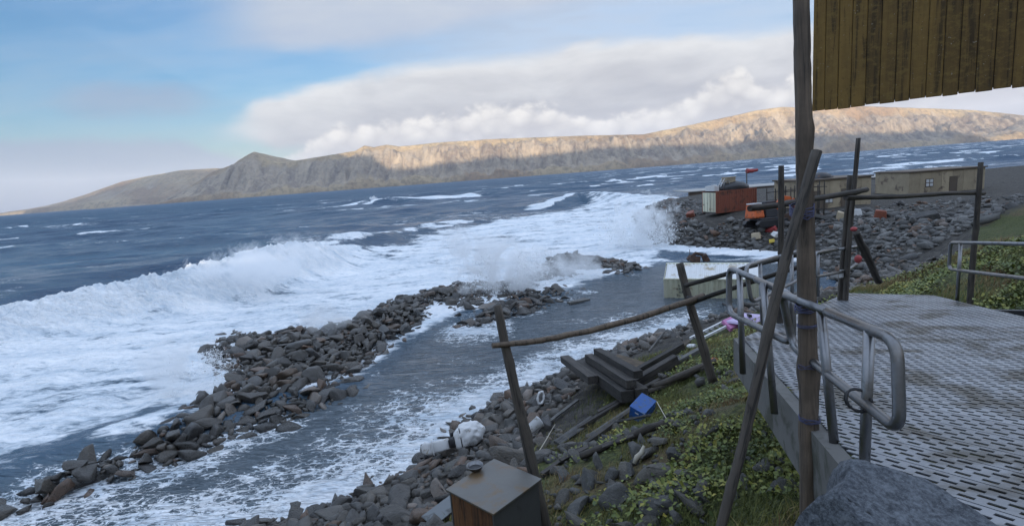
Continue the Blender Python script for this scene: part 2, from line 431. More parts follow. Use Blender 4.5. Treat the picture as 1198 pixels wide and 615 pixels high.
        c = mixc((st + (a2-0.5)*1.3 + (a1-0.5)*0.8).step(0.35, 0.75), grass, rockc)
        setp('Base Color', c); setp('Roughness', 0.95); setp('Specular IOR Level', 0.1); bump(a2+a3*0.6, 1.0, 26.0)
    material('island', island)
    def hill(nt, setp, bump):
        p = position(nt); n = noise(p, 0.02, 6, 0.6); setp('Base Color', mixc(n, (0.16, 0.14, 0.11), (0.28, 0.25, 0.20))); setp('Roughness', 0.95)
    material('hill', hill)
    def water(nt, setp, bump):
        p = position(nt); foam = attr(nt, 'foam'); lace = attr(nt, 'lace'); calm = attr(nt, 'calm')
        un = attr(nt, 'unres')   # waves too small for the mesh out there: rougher, darker mirror
        # open water colour: deep blue grey, greener and milkier in the surf
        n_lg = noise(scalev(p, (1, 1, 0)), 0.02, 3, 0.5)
        q = scalev(p, (0.55, 1.25, 0.3), (0, 0, rad(14)))
        f1 = noise(q, 0.55, 5, 0.66, 0.5); f2 = noise(q, 2.6, 5, 0.68, 0.7)
        ql = scalev(p, (0.8, 1.35, 0.3), (0, 0, rad(-36)))
        wv = noise(ql, 1.3, 4, 0.6, 0, out=1)
        wn = nt.nodes.new('ShaderNodeVectorMath'); wn.operation = 'MULTIPLY_ADD'
        nt.links.new(wv.k, wn.inputs[0]); wn.inputs[1].default_value = (0.9, 0.9, 0.9); nt.links.new(ql.k, wn.inputs[2]); qw = S(nt, wn.outputs[0])
        e1 = voro(qw, 1.7, 'DISTANCE_TO_EDGE'); e2 = voro(qw, 4.6, 'DISTANCE_TO_EDGE')
        lf = noise(ql, 0.42, 5, 0.6, 0.5)
        veins = (e1.step(0.15, 0.0)*0.75).mx(e2.step(0.11, 0.0)*0.62)
        blot = noise(ql, 3.3, 4, 0.7, 0.8)
        lm = (veins*0.75 + (blot-0.5)*1.5 + (lf-0.5)*2.2 + lace*1.75 - 1.12)
        lacem = lm.step(0.0, 0.42)*lace.step(0.02, 0.18)
        sk = noise(scalev(p, (0.12, 0.75, 0.3), (0, 0, rad(16))), 0.6, 4, 0.6, 0.6)
        fm = (foam*1.55 + (f1-0.5)*1.6 + (f2-0.5)*1.1 + (sk-0.5)*1.1 - 0.60).step(0.0, 0.55)
        m = fm.mx(lacem)
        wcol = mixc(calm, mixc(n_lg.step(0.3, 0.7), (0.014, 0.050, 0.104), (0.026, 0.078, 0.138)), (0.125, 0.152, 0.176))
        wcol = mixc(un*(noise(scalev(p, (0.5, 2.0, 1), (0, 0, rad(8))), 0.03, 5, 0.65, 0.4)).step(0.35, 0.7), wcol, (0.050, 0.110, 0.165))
        wcol = mixc((foam*0.8+lace*0.4).clamp()*0.7, wcol, (0.10, 0.15, 0.18))
        fcol = mixc((f2*0.40+f1*0.30+sk*0.45+(blot-0.5)*0.3-0.08).step(0.30, 0.66), (0.54, 0.63, 0.71), (0.97, 0.97, 0.97))
        setp('Base Color', mixc(m*0.97, wcol, fcol))
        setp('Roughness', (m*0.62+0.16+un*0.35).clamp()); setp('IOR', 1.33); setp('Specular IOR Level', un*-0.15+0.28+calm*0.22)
        w_big = noise(scalev(p, (0.7, 1.5, 1), (0, 0, rad(10))), 0.35, 5, 0.6, 0.3)
        w_sm = noise(scalev(p, (0.6, 1.7, 1), (0, 0, rad(8))), 2.2, 4, 0.6, 0.4)
        rip = noise(scalev(p, (0.9, 3.4, 1), (0, 0, rad(9))), 1.15, 3, 0.5, 0.25)
        w_far = noise(scalev(p, (0.6, 1.6, 1), (0, 0, rad(8))), 0.07, 4, 0.65, 0.3)
        h = w_far*un*7.0 + w_big*(1.0-calm)*1.1 + w_sm*0.22 + rip*calm*1.7 + foam.mx(lace*0.6)*(f2*0.40 + blot*0.12)
        bump(h, 1.0, 0.55)
    material('water', water)
    def leaf(nt, setp, bump):
        t = attr(nt, 'tint')
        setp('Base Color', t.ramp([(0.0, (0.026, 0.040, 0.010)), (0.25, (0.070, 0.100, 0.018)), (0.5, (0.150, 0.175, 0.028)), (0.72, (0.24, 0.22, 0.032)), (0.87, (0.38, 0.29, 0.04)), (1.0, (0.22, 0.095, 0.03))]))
        setp('Roughness', 0.55); setp('Subsurface Weight', 0.0)
    material('leaf', leaf)
    def blade(nt, setp, bump):
        t = attr(nt, 'tint')
        setp('Base Color', t.ramp([(0.0, (0.070, 0.085, 0.018)), (0.4, (0.155, 0.155, 0.034)), (0.65, (0.22, 0.165, 0.06)), (0.85, (0.21, 0.16, 0.08)), (1.0, (0.17, 0.075, 0.028))]))
        setp('Roughness', 0.8)
    material('blade', blade)
    def droplet(nt, setp, bump):
        b = nt.nodes['Principled BSDF']; nt.nodes.remove(b)
        d = nt.nodes.new('ShaderNodeBsdfDiffuse'); d.inputs[0].default_value = (.95, .96, .97, 1); t = nt.nodes.new('ShaderNodeBsdfTranslucent'); t.inputs[0].default_value = (.95, .96, .97, 1)
        x = nt.nodes.new('ShaderNodeMixShader'); x.inputs[0].default_value = .5; nt.links.new(d.outputs[0], x.inputs[1]); nt.links.new(t.outputs[0], x.inputs[2])
        nt.links.new(x.outputs[0], nt.nodes['Material Output'].inputs['Surface'])
    material('droplet', droplet)
    def mist(nt, setp, bump):
        b = nt.nodes['Principled BSDF']; nt.nodes.remove(b)
        pv = nt.nodes.new('ShaderNodeVolumePrincipled'); pv.inputs['Color'].default_value = (0.985, 0.99, 0.995, 1); pv.inputs['Anisotropy'].default_value = 0.0
        v = coord(nt); n = nt.nodes.new('ShaderNodeVectorMath'); n.operation = 'LENGTH'; nt.links.new(v.k, n.inputs[0]); r = S(nt, n.outputs['Value'])
        n1 = noise(position(nt), 0.62, 4, 0.66, 0.9); n2 = nt.nodes.new('ShaderNodeAttribute'); n2.attribute_type = 'OBJECT'; n2.attribute_name = 'amount'
        d = ((1.0 - r)*1.15 + (n1-0.5)*4.2 - 0.42).clamp()
        nt.links.new((d*S(nt, n2.outputs['Fac'])).k, pv.inputs['Density'])
        nt.links.new(pv.outputs[0], nt.nodes['Material Output'].inputs['Volume'])
    material('mist', mist)
    def hazem(nt, setp, bump):
        b = nt.nodes['Principled BSDF']; nt.nodes.remove(b)
        pv = nt.nodes.new('ShaderNodeVolumePrincipled'); pv.inputs['Color'].default_value = (0.92, 0.94, 1.0, 1); pv.inputs['Density'].default_value = 0.00006
        pv.inputs['Anisotropy'].default_value = 0.0
        nt.links.new(pv.outputs[0], nt.nodes['Material Output'].inputs['Volume'])
    material('haze', hazem)
    wood('wood_pole', (0.20, 0.145, 0.10), (0.065, 0.048, 0.034), 'Z')
    wood('wood_dark', (0.085, 0.070, 0.055), (0.022, 0.018, 0.015), 'Z')
    wood('wood_beam', (0.070, 0.060, 0.052), (0.018, 0.016, 0.014), 'X')
    wood('wood_grey', (0.15, 0.145, 0.135), (0.045, 0.043, 0.042), 'X')
    wood('wood_ply', (0.115, 0.085, 0.055), (0.045, 0.033, 0.022), 'X')
    wood('wood_panel', (0.23, 0.135, 0.032), (0.10, 0.058, 0.015), 'Z', 0.8, 1.0)
    wood('wood_brown', (0.16, 0.070, 0.026), (0.055, 0.024, 0.011), 'Z', 1.4)
    simple('galv', (0.22, 0.22, 0.225), 0.32, 0.9, 0.45, 14, bumpd=0.001, dirt=(0.16, 0.15, 0.14), dirt_amt=0.5, dirt_scale=7)
    simple('deck_metal', (0.27, 0.28, 0.30), 0.45, 0.5, 0.45, 3, bumpd=0.001, dirt=(0.10, 0.095, 0.085), dirt_amt=0.6, dirt_scale=1.7)
    simple('concrete', (0.15, 0.145, 0.135), 0.9, 0, 0.35, 7, bumpd=0.006, dirt=(0.06, 0.06, 0.045), dirt_amt=0.5)
    simple('pad', (0.36, 0.35, 0.33), 0.9, 0, 0.2, 0.5, bumpd=0.01)
    simple('cream_paint', (0.93, 0.76, 0.45), 0.5, 0, 0.75, 1.2, (5.0, 5.0, .12), bumpd=0.002, dirt=(0.30, 0.20, 0.11), dirt_amt=0.12, dirt_scale=1.5)
    simple('cream_dirty', (0.90, 0.88, 0.80), 0.6, 0, 0.35, 1.2, (5.0, .2, .2), bumpd=0.002, dirt=(0.40, 0.33, 0.22), dirt_amt=0.3, dirt_scale=1.2)
    simple('rust_red', (0.23, 0.070, 0.040), 0.6, 0, 0.3, 1.4, bumpd=0.003, dirt=(0.10, 0.045, 0.03), dirt_amt=0.4, dirt_scale=1.2)
    simple('rust_brown', (0.075, 0.045, 0.032), 0.8, 0, 0.5, 4, bumpd=0.01, dirt=(0.16, 0.075, 0.04), dirt_amt=0.4)
    simple('white_paint', (0.74, 0.73, 0.70), 0.45, 0, 0.15, 6, bumpd=0.001, dirt=(0.30, 0.26, 0.20), dirt_amt=0.2, dirt_scale=6)
    simple('dark_metal', (0.055, 0.055, 0.06), 0.5, 0.3, 0.4, 5, bumpd=0.003, dirt=(0.12, 0.06, 0.035), dirt_amt=0.3)
    simple('black', (0.018, 0.018, 0.02), 0.5, 0, 0.3, 9)
    simple('orange', (0.62, 0.12, 0.028), 0.5, 0, 0.25, 1.5, dirt=(0.10, 0.05, 0.03), dirt_amt=0.45, dirt_scale=1.6)
    simple('red', (0.36, 0.045, 0.045), 0.6, 0, 0.4, 6, dirt=(0.14, 0.05, 0.04), dirt_amt=0.4, dirt_scale=9)
    simple('blue_plastic', (0.018, 0.095, 0.33), 0.5, 0, 0.5, 6, bumpd=0.004, dirt=(0.05, 0.08, 0.13), dirt_amt=0.5, dirt_scale=6)
    simple('rope', (0.075, 0.08, 0.15), 0.8, 0, 0.3, 60, bumpd=0.002)
    simple('rope_dark', (0.05, 0.05, 0.055), 0.85, 0, 0.3, 60, bumpd=0.002)
    simple('pink', (0.46, 0.17, 0.34), 0.5, 0, 0.3, 3)
    simple('lilac', (0.50, 0.40, 0.62), 0.5, 0, 0.25, 3)
    simple('tan', (0.38, 0.31, 0.21), 0.7, 0, 0.6, 1.2, bumpd=0.01, dirt=(0.16, 0.12, 0.09), dirt_amt=0.3, dirt_scale=0.8)
    simple('brown_wall', (0.13, 0.10, 0.075), 0.8, 0, 0.3, 1.5, bumpd=0.01)
    simple('pane', (0.62, 0.66, 0.70), 0.2, 0, 0.1, 2)
    simple('bone', (0.42, 0.38, 0.30), 0.7, 0, 0.3, 12)
    simple('grey_sheet', (0.13, 0.14, 0.145), 0.5, 0.2, 0.3, 4, dirt=(0.05, 0.05, 0.045), dirt_amt=0.4, dirt_scale=3)
    simple('box_top', (0.10, 0.095, 0.085), 0.34, 0.1, 0.45, 3.5, bumpd=0.004, dirt=(0.13, 0.085, 0.045), dirt_amt=0.55, dirt_scale=2.2)
    simple('box_side', (0.085, 0.085, 0.085), 0.6, 0.2, 0.3, 4, bumpd=0.003, dirt=(0.04, 0.035, 0.03), dirt_amt=0.4, dirt_scale=3)
    simple('yellow', (0.55, 0.40, 0.05), 0.6, 0, 0.2, 5)
    simple('ink', (0.03, 0.03, 0.03), 0.7, 0, 0.1, 5)
    def granite(nt, setp, bump):
        v = coord(nt); n1 = noise(v, 9.0, 6, 0.65, 0.8); n2 = noise(v, 34.0, 5, 0.65); sp = voro(v, 70.0)
        c = mixc((n1*0.8+n2*0.7).step(0.55, 1.0), (0.022, 0.027, 0.036), (0.15, 0.165, 0.185)); c = mixc(sp.step(0.22, 0.1)*0.5, c, (0.24, 0.25, 0.26))
        setp('Base Color', c); setp('Roughness', 0.7); bump(n1+n2*0.4, 0.8, 0.02)
    material('granite', granite)
mk_materials()

# ================================================================== SETTING
COAST = [(-80, -14), (-40, 1.5), (-25, 7.5), (-15.6, 11.2), (-9.8, 12.8), (-6.1, 13.8), (-3.7, 15.7), (-1.75, 19.7), (1.57, 22.7), (4.85, 25.5), (9.2, 28.1), (12.6, 29.4),
         (18, 30.8), (22.5, 35), (25, 43), (25.6, 50), (22.5, 54.5), (18.3, 59), (17.2, 64), (18.4, 73), (20.4, 84), (22.6, 95), (25.5, 105), (34, 113), (60, 122), (140, 132), (400, 150)]
LAND = COAST + [(400, -300), (-80, -300)]
def land_z(X, Y, detail=True):
    X = np.asarray(X, float); Y = np.asarray(Y, float)
    s = sdist(X, Y, LAND)
    z1 = np.interp(s, [-12, -3, -0.5, 1.2, 4, 8, 11.5, 14, 15.5, 17.5, 40], [-4, -1.4, -.25, .55, 1.75, 3.45, 4.75, 6.15, 6.75, 6.95, 7.1])
    z2 = np.interp(s, [-12, -3, -0.5, 2.0, 5, 9, 14, 40], [-4, -1.4, -.3, 1.0, 2.1, 2.75, 3.0, 3.1])
    w = sst(Y - 0.12*X, 30, 39)
    z = z1*(1-w)+z2*w
    # the ground is a little higher under the second fence post, lower around the wooden box
    z = z + 0.65*np.exp(-(((X-3.2)/2.2)**2+((Y-8.4)/2.4)**2)) - 0.35*np.exp(-(((X+0.5)/1.3)**2+((Y-5.8)/1.1)**2))
    if detail:
        r = np.hypot(X, Y); near = sst(s, 0, 3)
        z = z + near*((fbm(X*.55, Y*.55, 3, 4)-.5)*0.55 + (fbm(X*2.3, Y*2.3, 9, 3)-.5)*0.16)*(1-0.6*w)
        # keep the ground under the walkway and under the viewer clear
        dk = np.exp(-((np.maximum(0, np.hypot(X-3.5, Y-4.0)-3.0))/1.0)**2)
        z = np.minimum(z, 6.75-0.10*np.clip(Y-3.3, -1, 9)+ (1-dk)*5.0)
        rt = X-(3.9+(Y+.5)*.341)
        z = np.maximum(z, np.where((rt > 0) & (Y < 12), 6.62-.12*np.clip(Y-3.3, -3, 9)+.75*sst(rt, .1, 2.6)+(fbm(X*1.3, Y*1.3, 4, 3)-.5)*.3-2.5*sst(Y, 8.5, 12), -9))
    return z
def lz(x, y): return float(land_z(np.array([x]), np.array([y]))[0])
def gpt(x, y, t0=2.0, t1=160.0, lift=0.0):
    """the point of the ground seen at a pixel of the photograph"""
    v = ray(x, y); t = np.geomspace(t0, t1, 900); P = CAM[None]+v[None]*t[:, None]
    d = P[:, 2]-lift-land_z(P[:, 0], P[:, 1]); i = int(np.argmax(d < 0))
    if d[i] >= 0: return Vector(onz(x, y, 0))
    a, b = t[max(i-1, 0)], t[i]
    for _ in range(18):
        m = (a+b)/2; q = CAM+v*m
        if q[2]-lift-lz(q[0], q[1]) < 0: b = m
        else: a = m
    return Vector(CAM+v*b)

# ---- ground: one sheet from the viewer's feet to the rubble point
def build_ground():
    na = 420; nr = 420
    ang = np.concatenate([np.linspace(-rad(66), rad(62), na), np.linspace(rad(64), rad(292), 60)])
    rr = np.concatenate([[0.25], np.geomspace(0.9, 420, nr)])
    A, Rr = np.meshgrid(ang, rr, indexing='ij'); X = Rr*np.sin(A); Y = Rr*np.cos(A)
    Z = land_z(X, Y)
    s = sdist(X, Y, LAND)
    veg = sst(s, 4.5, 9)*(1-sst(Y-.12*X, 26, 34)); veg = veg*(0.85+0.9*fbm(X*.4, Y*.4, 41, 3))
    V = np.stack([X, Y, Z], -1).reshape(-1, 3); F = grid_faces(len(ang), len(rr))
    keep = Z.reshape(-1)[F].max(1) > -3.0
    o = mesh_np('ground', V, F[keep], 'soil', attrs={'veg': veg.ravel()}, kind='structure')
    return o
ground = build_ground()

# ---- hillside of the viewer's own island (it keeps the village in shade)
def build_hill():
    xs = np.linspace(-4200, 4200, 260); ys = np.linspace(0, 1, 60)
    Xg, T = np.meshgrid(xs, ys, indexing='ij')
    d = 6+T**1.4*1500; Yg = -d - 0.0*Xg
    ridge = 418 + 62*np.sin(Xg/620+0.4)*0.35 + (fbm(Xg/260, Xg*0+3, 5, 4)-.5)*60
    ridge = ridge + 135*sst(Xg, -480, -680) + 190*sst(Xg, -800, -1150) - 330*sst(np.abs(Xg), 3300, 4200)
    prof = np.interp(d, [6, 25, 120, 760, 1100, 1506], [0, .02, .13, 1.0, .9, .3])
    Z = 6.9 + ridge*prof + (fbm(Xg/90, Yg/90, 8, 4)-.5)*40*np.clip(prof*2, 0, 1)
    V = np.stack([Xg, Yg, Z], -1).reshape(-1, 3)
    o = mesh_np('hillside', V, grid_faces(len(xs), len(ys)), 'hill', kind='structure')
build_hill()

# ---- spit of boulders in the middle of the picture
SPIT = [pxpoly([(150, 545), (195, 548), (262, 520), (330, 500), (412, 470), (428, 448), (446, 410), (485, 388), (520, 366), (556, 350), (578, 338), (560, 328), (505, 341), (455, 352), (420, 370), (372, 385), (318, 390), (272, 388), (232, 408), (262, 440), (235, 468), (190, 492), (150, 510)]),
        pxpoly([(528, 385), (562, 382), (622, 367), (664, 350), (690, 340), (672, 334), (628, 340), (585, 338), (558, 350)]),
        pxpoly([(640, 330), (690, 322), (735, 326), (758, 315), (720, 303), (690, 302), (664, 298), (642, 302), (632, 316)]),
        pxpoly([(505, 366), (540, 372), (580, 362), (600, 345), (575, 330), (530, 338), (500, 350)]),
        pxpoly([(535, 356), (600, 350), (650, 338), (694, 326), (690, 310), (640, 318), (590, 330), (545, 334)]),
        pxpoly([(40, 600), (150, 560), (160, 545), (120, 535), (60, 560), (10, 590)])]
def spit_s(X, Y):
    return np.max([sdist(X, Y, p) for p in SPIT], axis=0)
def spit_z(X, Y):
    s = spit_s(X, Y); w = fbm(X*.35, Y*.35, 77, 3)
    z = np.interp(s, [-3, -0.6, 0, 1.2, 3.0, 6.0], [-1.6, -.5, -.18, .18, .42, .70])
    left = sst(X, -8.5, -13.5)*sst(Y, 26, 21)
    return z + (w-.5)*0.7*sst(s, -.5, 1.5) + 0.16*left
def build_spit():
    xs = np.arange(-30, 16, .30); ys = np.arange(11, 64, .30)
    X, Y = np.meshgrid(xs, ys, indexing='ij'); Z = spit_z(X, Y) - 0.25
    V = np.stack([X, Y, Z], -1).reshape(-1, 3); F = grid_faces(len(xs), len(ys)); F = F[Z.reshape(-1)[F].max(1) > -.9]
    return mesh_np('rock_spit', V, F, 'rock', attrs={'tint': np.zeros(len(V))}, kind='structure')
spit = build_spit()

# ---- rocks
def rock_variant(seed, sub, chop=9, squash=(1, .8, .62)):
    bm = bmesh.new(); bmesh.ops.create_icosphere(bm, subdivisions=sub, radius=1.0)
    V = np.array([v.co[:] for v in bm.verts]); F = np.array([[v.index for v in f.verts] for f in bm.faces]); bm.free()
    r = np.random.default_rng(seed)
    o = r.uniform(0, 50, 3)
    n = fbm(V[:, 0]*1.1+o[0]+V[:, 2]*.7, V[:, 1]*1.1+o[1]-V[:, 2]*.6, seed, 3)
    V = V*(1+(n-.5)*0.8)[:, None]
    V = V*(1+(vnoise(V[:, 0]*3.1+o[2]+V[:, 2]*2.2, V[:, 1]*3.1-V[:, 2]*2.5, seed+5)-.5)*.16)[:, None]
    for _ in range(chop):
        k = r.normal(size=3); k /= np.linalg.norm(k); d = r.uniform(.30, .68)
        t = V@k; ex = np.maximum(0, t-d); V = V - (ex*0.98)[:, None]*k[None]
    return V*np.array(squash)[None]*r.uniform(.88, 1.12, 3)[None], F
VAR2 = [rock_variant(100+i, 2) for i in range(10)]
VAR3 = [rock_variant(200+i, 3) for i in range(10)]
VAR1 = [rock_variant(300+i, 1, 7, (1, .85, .72)) for i in range(8)]
MESHES = {}
def rock_mesh(kind, i, mat):
    key = (kind, i, mat)
    if key not in MESHES:
        V, F = (VAR3 if kind == 3 else VAR2)[i]
        me = bpy.data.meshes.new('stone'); me.from_pydata(V.tolist(), [], F.tolist()); me.polygons.foreach_set('use_smooth', [True]*len(F))
        me.materials.append(MATS[mat]); MESHES[key] = me
    return MESHES[key]
def scatter(n, sampler, rmin, rmax, power, crowd=0.85, fixed=()):
    """boulders of mixed size, largest first, that crowd but do not swallow each other"""
    R = rmin*(1-RNG.random(n)*(1-(rmin/rmax)**power))**(-1/power); R = np.sort(R)[::-1]
    cell = {}; out = []
    def ok(x, y, r):
        cx, cy = int(math.floor(x)), int(math.floor(y)); k = int(math.ceil(rmax*2))
        for i in range(cx-k, cx+k+1):
            for j in range(cy-k, cy+k+1):
                for (a, b, q) in cell.get((i, j), ()):
                    if (a-x)**2+(b-y)**2 < (crowd*(q+r)*.82)**2: return False
        return True
    for x, y, r in fixed: cell.setdefault((int(math.floor(x)), int(math.floor(y))), []).append((x, y, r))
    pts = sampler(n*3); k = 0
    for r in R:
        for _ in range(3):
            if k >= len(pts): break
            x, y = pts[k]; k += 1
            if ok(x, y, r):
                cell.setdefault((int(math.floor(x)), int(math.floor(y))), []).append((x, y, r)); out.append((x, y, r)); break
    return out
def place_rocks(rocks, zfun, parent, mat, n_obj, hires, sink=0.22, stuff_name='small_stones', dist_rank=True, minpx=6.0):
    P = np.array(rocks); Z = zfun(P[:, 0], P[:, 1])
    px = FPX*2*P[:, 2]/np.sqrt(P[:, 0]**2+P[:, 1]**2+(Z-9)**2)
    order = np.argsort(-px); sv = []; sf = []; st = []; nv = 0
    for rank, i in enumerate(order):
        x, y, r = P[i]; z = Z[i]+r*(0.62-sink*1.6)*.55
        rot = Euler((random.uniform(-.5, .5), random.uniform(-.5, .5), random.uniform(0, 6.28)))
        sc = (r*random.uniform(.9, 1.55), r*random.uniform(.75, 1.1), r*random.uniform(.7, 1.25))
        if rank < n_obj and px[i] > minpx:
            o = bpy.data.objects.new('stone', rock_mesh(3 if hires and px[i] > 12 else 2, random.randrange(10), mat))
            o.location = (x, y, z); o.rotation_euler = rot; o.scale = sc; link(o, parent)
        else:
            V, F = VAR1[random.randrange(8)]
            Mx = np.array(rot.to_matrix())
            sv.append((V*np.array(sc))@Mx.T+np.array([x, y, z])); sf.append(F+nv); nv += len(V); st.append(np.full(len(V), random.random()))
    if sv: mesh_np(stuff_name, np.concatenate(sv), np.concatenate(sf), mat, parent, attrs={'tint': np.concatenate(st)}, kind='stuff')

def spit_sampler(n):
    out = []
    while len(out) < n:
        x = RNG.uniform(-30, 15, 20000); y = RNG.uniform(11, 62, 20000); s = spit_s(x, y)
        z = spit_z(x, y)
        ok = (s > -0.7) & (RNG.random(20000) < np.where(s > .2, 1.0, 0.35))
        out += list(zip(x[ok], y[ok]))
    return out[:n]
big_spit = [(*onz(*p, .4)[:2], r*.85) for p, r in [((205, 500), .6), ((268, 480), .55), ((285, 500), .5), ((215, 480), .5), ((255, 455), .7), ((300, 475), .65), ((190, 520), .5), ((170, 530), .5), ((292, 420), .55), ((250, 425), .5), ((352, 410), .95), ((318, 405), .7), ((300, 445), .8), ((370, 440), .95), ((262, 398), .75), ((425, 372), .9), ((440, 382), .7), ((378, 460), .65), ((385, 488), .75), ((340, 498), .75), ((240, 495), .7), ((222, 515), .65), ((250, 535), .5), ((335, 425), .6), ((560, 332), .9), ((598, 355), .75), ((585, 365), .7), ((620, 358), .6), ((480, 352), .85), ((520, 345), .8), ((540, 338), .9), ((660, 305), 1.1), ((680, 310), 1.2), ((650, 318), 1.0), ((710, 318), .9), ((735, 312), .8)]]
rk = scatter(6200, spit_sampler, .14, .68, 1.75, .58, fixed=big_spit)
place_rocks(big_spit+rk, spit_z, spit, 'rock', 300, True, stuff_name='spit_rubble')

def shore_sampler(n):
    out = []
    while len(out) < n:
        x = RNG.uniform(-26, 26, 30000); y = RNG.uniform(2, 46, 30000); s = sdist(x, y, LAND)
        lim = np.where(x < -1, 7.5, np.where(x < 1, 6.0, np.where(x < 9, 3.6, 10.0)))+1.5*fbm(x*.4, y*.4, 12, 2)
        ok = (s > -.6) & (s < lim) & (y-.12*x < 36) & (RNG.random(30000) < np.where(s < 4, 1, .6))
        out += list(zip(x[ok], y[ok]))
    return out[:n]
rk2 = scatter(6200, shore_sampler, .10, .50, 1.3, .60, fixed=[])
place_rocks(rk2, land_z, ground, 'rock', 195, True, stuff_name='shore_rubble')
def slope_sampler(n):
    out = []
    while len(out) < n:
        x = RNG.uniform(-3.5, 5, 9000); y = RNG.uniform(3.4, 15, 9000); s = sdist(x, y, LAND)
        g = fbm(x*.8, y*.8, 61, 2)
        ok = (s > 6.5) & (s < 15) & ((g > .54) | ((x > .3) & (x < 1.9) & (y < 7.0) & (y > 4.2) & (g > .28)))
        out += list(zip(x[ok], y[ok]))
    return out[:n]
fx = [(*gpt(*p)[:2], r) for p, r in [((700, 545), .20), ((745, 530), .26), ((772, 520), .22), ((730, 555), .23), ((762, 560), .30), ((790, 535), .24), ((720, 590), .26), ((760, 600), .24), ((800, 580), .24), ((822, 590), .22), ((690, 570), .22), ((675, 600), .26), ((735, 512), .18), ((700, 515), .20), ((660, 560), .20), ((650, 520), .22), ((640, 490), .26), ((655, 470), .24), ((870, 565), .16), ((925, 575), .18), ((780, 490), .14), ((885, 470), .14), ((905, 500), .13), ((610, 480), .3), ((575, 490), .34), ((595, 500), .3), ((560, 515), .3), ((640, 540), .2), ((535, 545), .36), ((500, 580), .28), ((700, 395), .3)]]
_r = random.Random(91)
for _x in range(652, 835, 21):
    for _y in range(515, 640, 19):
        if _r.random() < .62 and not (770 < _x and _y < 530): fx.append((*gpt(_x+_r.uniform(-9, 9), _y+_r.uniform(-8, 8))[:2], _r.uniform(.09, .24)))
rk3 = scatter(520, slope_sampler, .05, .24, 1.1, .8, fixed=fx)
place_rocks(fx+rk3, land_z, ground, 'lichen_rock', 98, True, sink=.10, stuff_name='slope_rubble')
def point_sampler(n):
    out = []
    while len(out) < n:
        x = RNG.uniform(15, 75, 30000); y = RNG.uniform(30, 116, 30000); s = sdist(x, y, LAND)
        ok = (s > -.8) & (y-.12*x > 31) & ((s < 12) | (RNG.random(30000) < .22)) & ~((x > 31) & (y > 55.5)) & ~((x > 22.5) & (x < 31) & (y > 59.5) & (y < 67))
        out += list(zip(x[ok], y[ok]))
    return out[:n]
rk4 = scatter(4600, point_sampler, .17, .80, 1.8, .60)
place_rocks(rk4, land_z, ground, 'rubble', 5, False, stuff_name='point_rubble', minpx=10)

# ---- far island and the farther headland
HORIZ = lambda x: 206.0-0.0756*(x-599)
def build_island():
    sky = [(180, 241), (205, 236), (225, 224), (265, 201), (290, 192), (303, 184), (315, 178), (328, 186), (342, 190), (360, 188), (400, 182), (430, 177), (441, 171), (452, 173), (466, 170), (480, 172), (520, 168), (600, 163), (680, 160), (760, 158), (800, 150), (850, 140), (890, 131), (920, 127), (950, 128), (1008, 126), (1080, 128), (1140, 130), (1198, 136), (1400, 150)]
    ax = np.array([(x-599)/FPX for x, y in sky]); hh = np.array([max(0, HORIZ(x)-y) for x, y in sky])
    nx, ny = 1050, 120; u = np.linspace(-.72, 1.25, nx); t = np.linspace(0, 1, ny)
    U, T = np.meshgrid(u, t, indexing='ij')
    YR = 4150.0
    W = 430+150*fbm(U*9, U*0, 21, 3)
    y0 = YR-W-120*(fbm(U*5, U*0+5, 22, 3)-.5)
    Rg = 9+np.interp(U, ax, hh)*YR/FPX
    Y = y0+(YR-y0)*np.minimum(T/.72, 1)+np.maximum(0, T-.72)/.28*1600
    X = U*YR*(Y/YR)**.35
    tt = np.minimum(T/.72, 1)
    gl = ridged(X/190+tt*.6, tt*1.3, 31, 4); g2 = ridged(X/48, tt*1.6+X/400, 35, 3)
    prof = 0.10*sst(tt, 0, .10)+0.90*np.clip(tt, 0, 1)**(1.05)
    cliff = tt*(1-tt)*4
    prof = prof - cliff*((gl-.55)*.50 + (g2-.55)*.24) + (fbm(X/900, tt*3, 39, 3)-.5)*.22*cliff
    Z = Rg*np.clip(prof, 0, 1.0)
    back = np.maximum(0, T-.72)/.28
    Z = Z - back*20 + (fbm(X/120, Y/120, 44, 4)-.5)*26*sst(tt, .03, .4)*(1-.75*sst(tt, .85, 1)) - 14*(1-sst(tt, 0, .04))
    steep = np.clip(cliff*1.15, 0, 1)*(.6+.6*gl)
    V = np.stack([X, Y, Z], -1).reshape(-1, 3)
    mesh_np('far_island', V, grid_faces(nx, ny), 'island', attrs={'steep': steep.ravel()}, kind='structure')
    # headland beyond its left end
    sky2 = [(40, 246), (90, 236), (130, 222), (160, 212), (189, 206), (230, 199), (265, 197), (320, 197), (400, 200)]
    ax = np.array([(x-599)/FPX for x, y in sky2]); hh = np.array([max(0, HORIZ(x)-y) for x, y in sky2])
    nx, ny = 400, 60; U, T = np.meshgrid(np.linspace(ax[0], ax[-1], nx), np.linspace(0, 1, ny), indexing='ij')
    YR = 6000.; Y = 5100+900*np.minimum(T/.7, 1)+np.maximum(0, T-.7)*2500; X = U*YR
    tt = np.minimum(T/.7, 1); gl = ridged(X/340+tt*.5, tt*1.2, 51, 4)
    prof = np.clip(.15*sst(tt, 0, .1)+.85*tt**1.1-tt*(1-tt)*4*(gl-.5)*.3, 0, 1)
    Z = (9+np.interp(U, ax, hh)*YR/FPX)*prof-14*(1-sst(tt, 0, .04)); V = np.stack([X, Y, Z], -1).reshape(-1, 3)
    mesh_np('far_headland', V, grid_faces(nx, ny), 'island', attrs={'steep': (tt*(1-tt)*3*gl).ravel()}, kind='structure')
build_island()

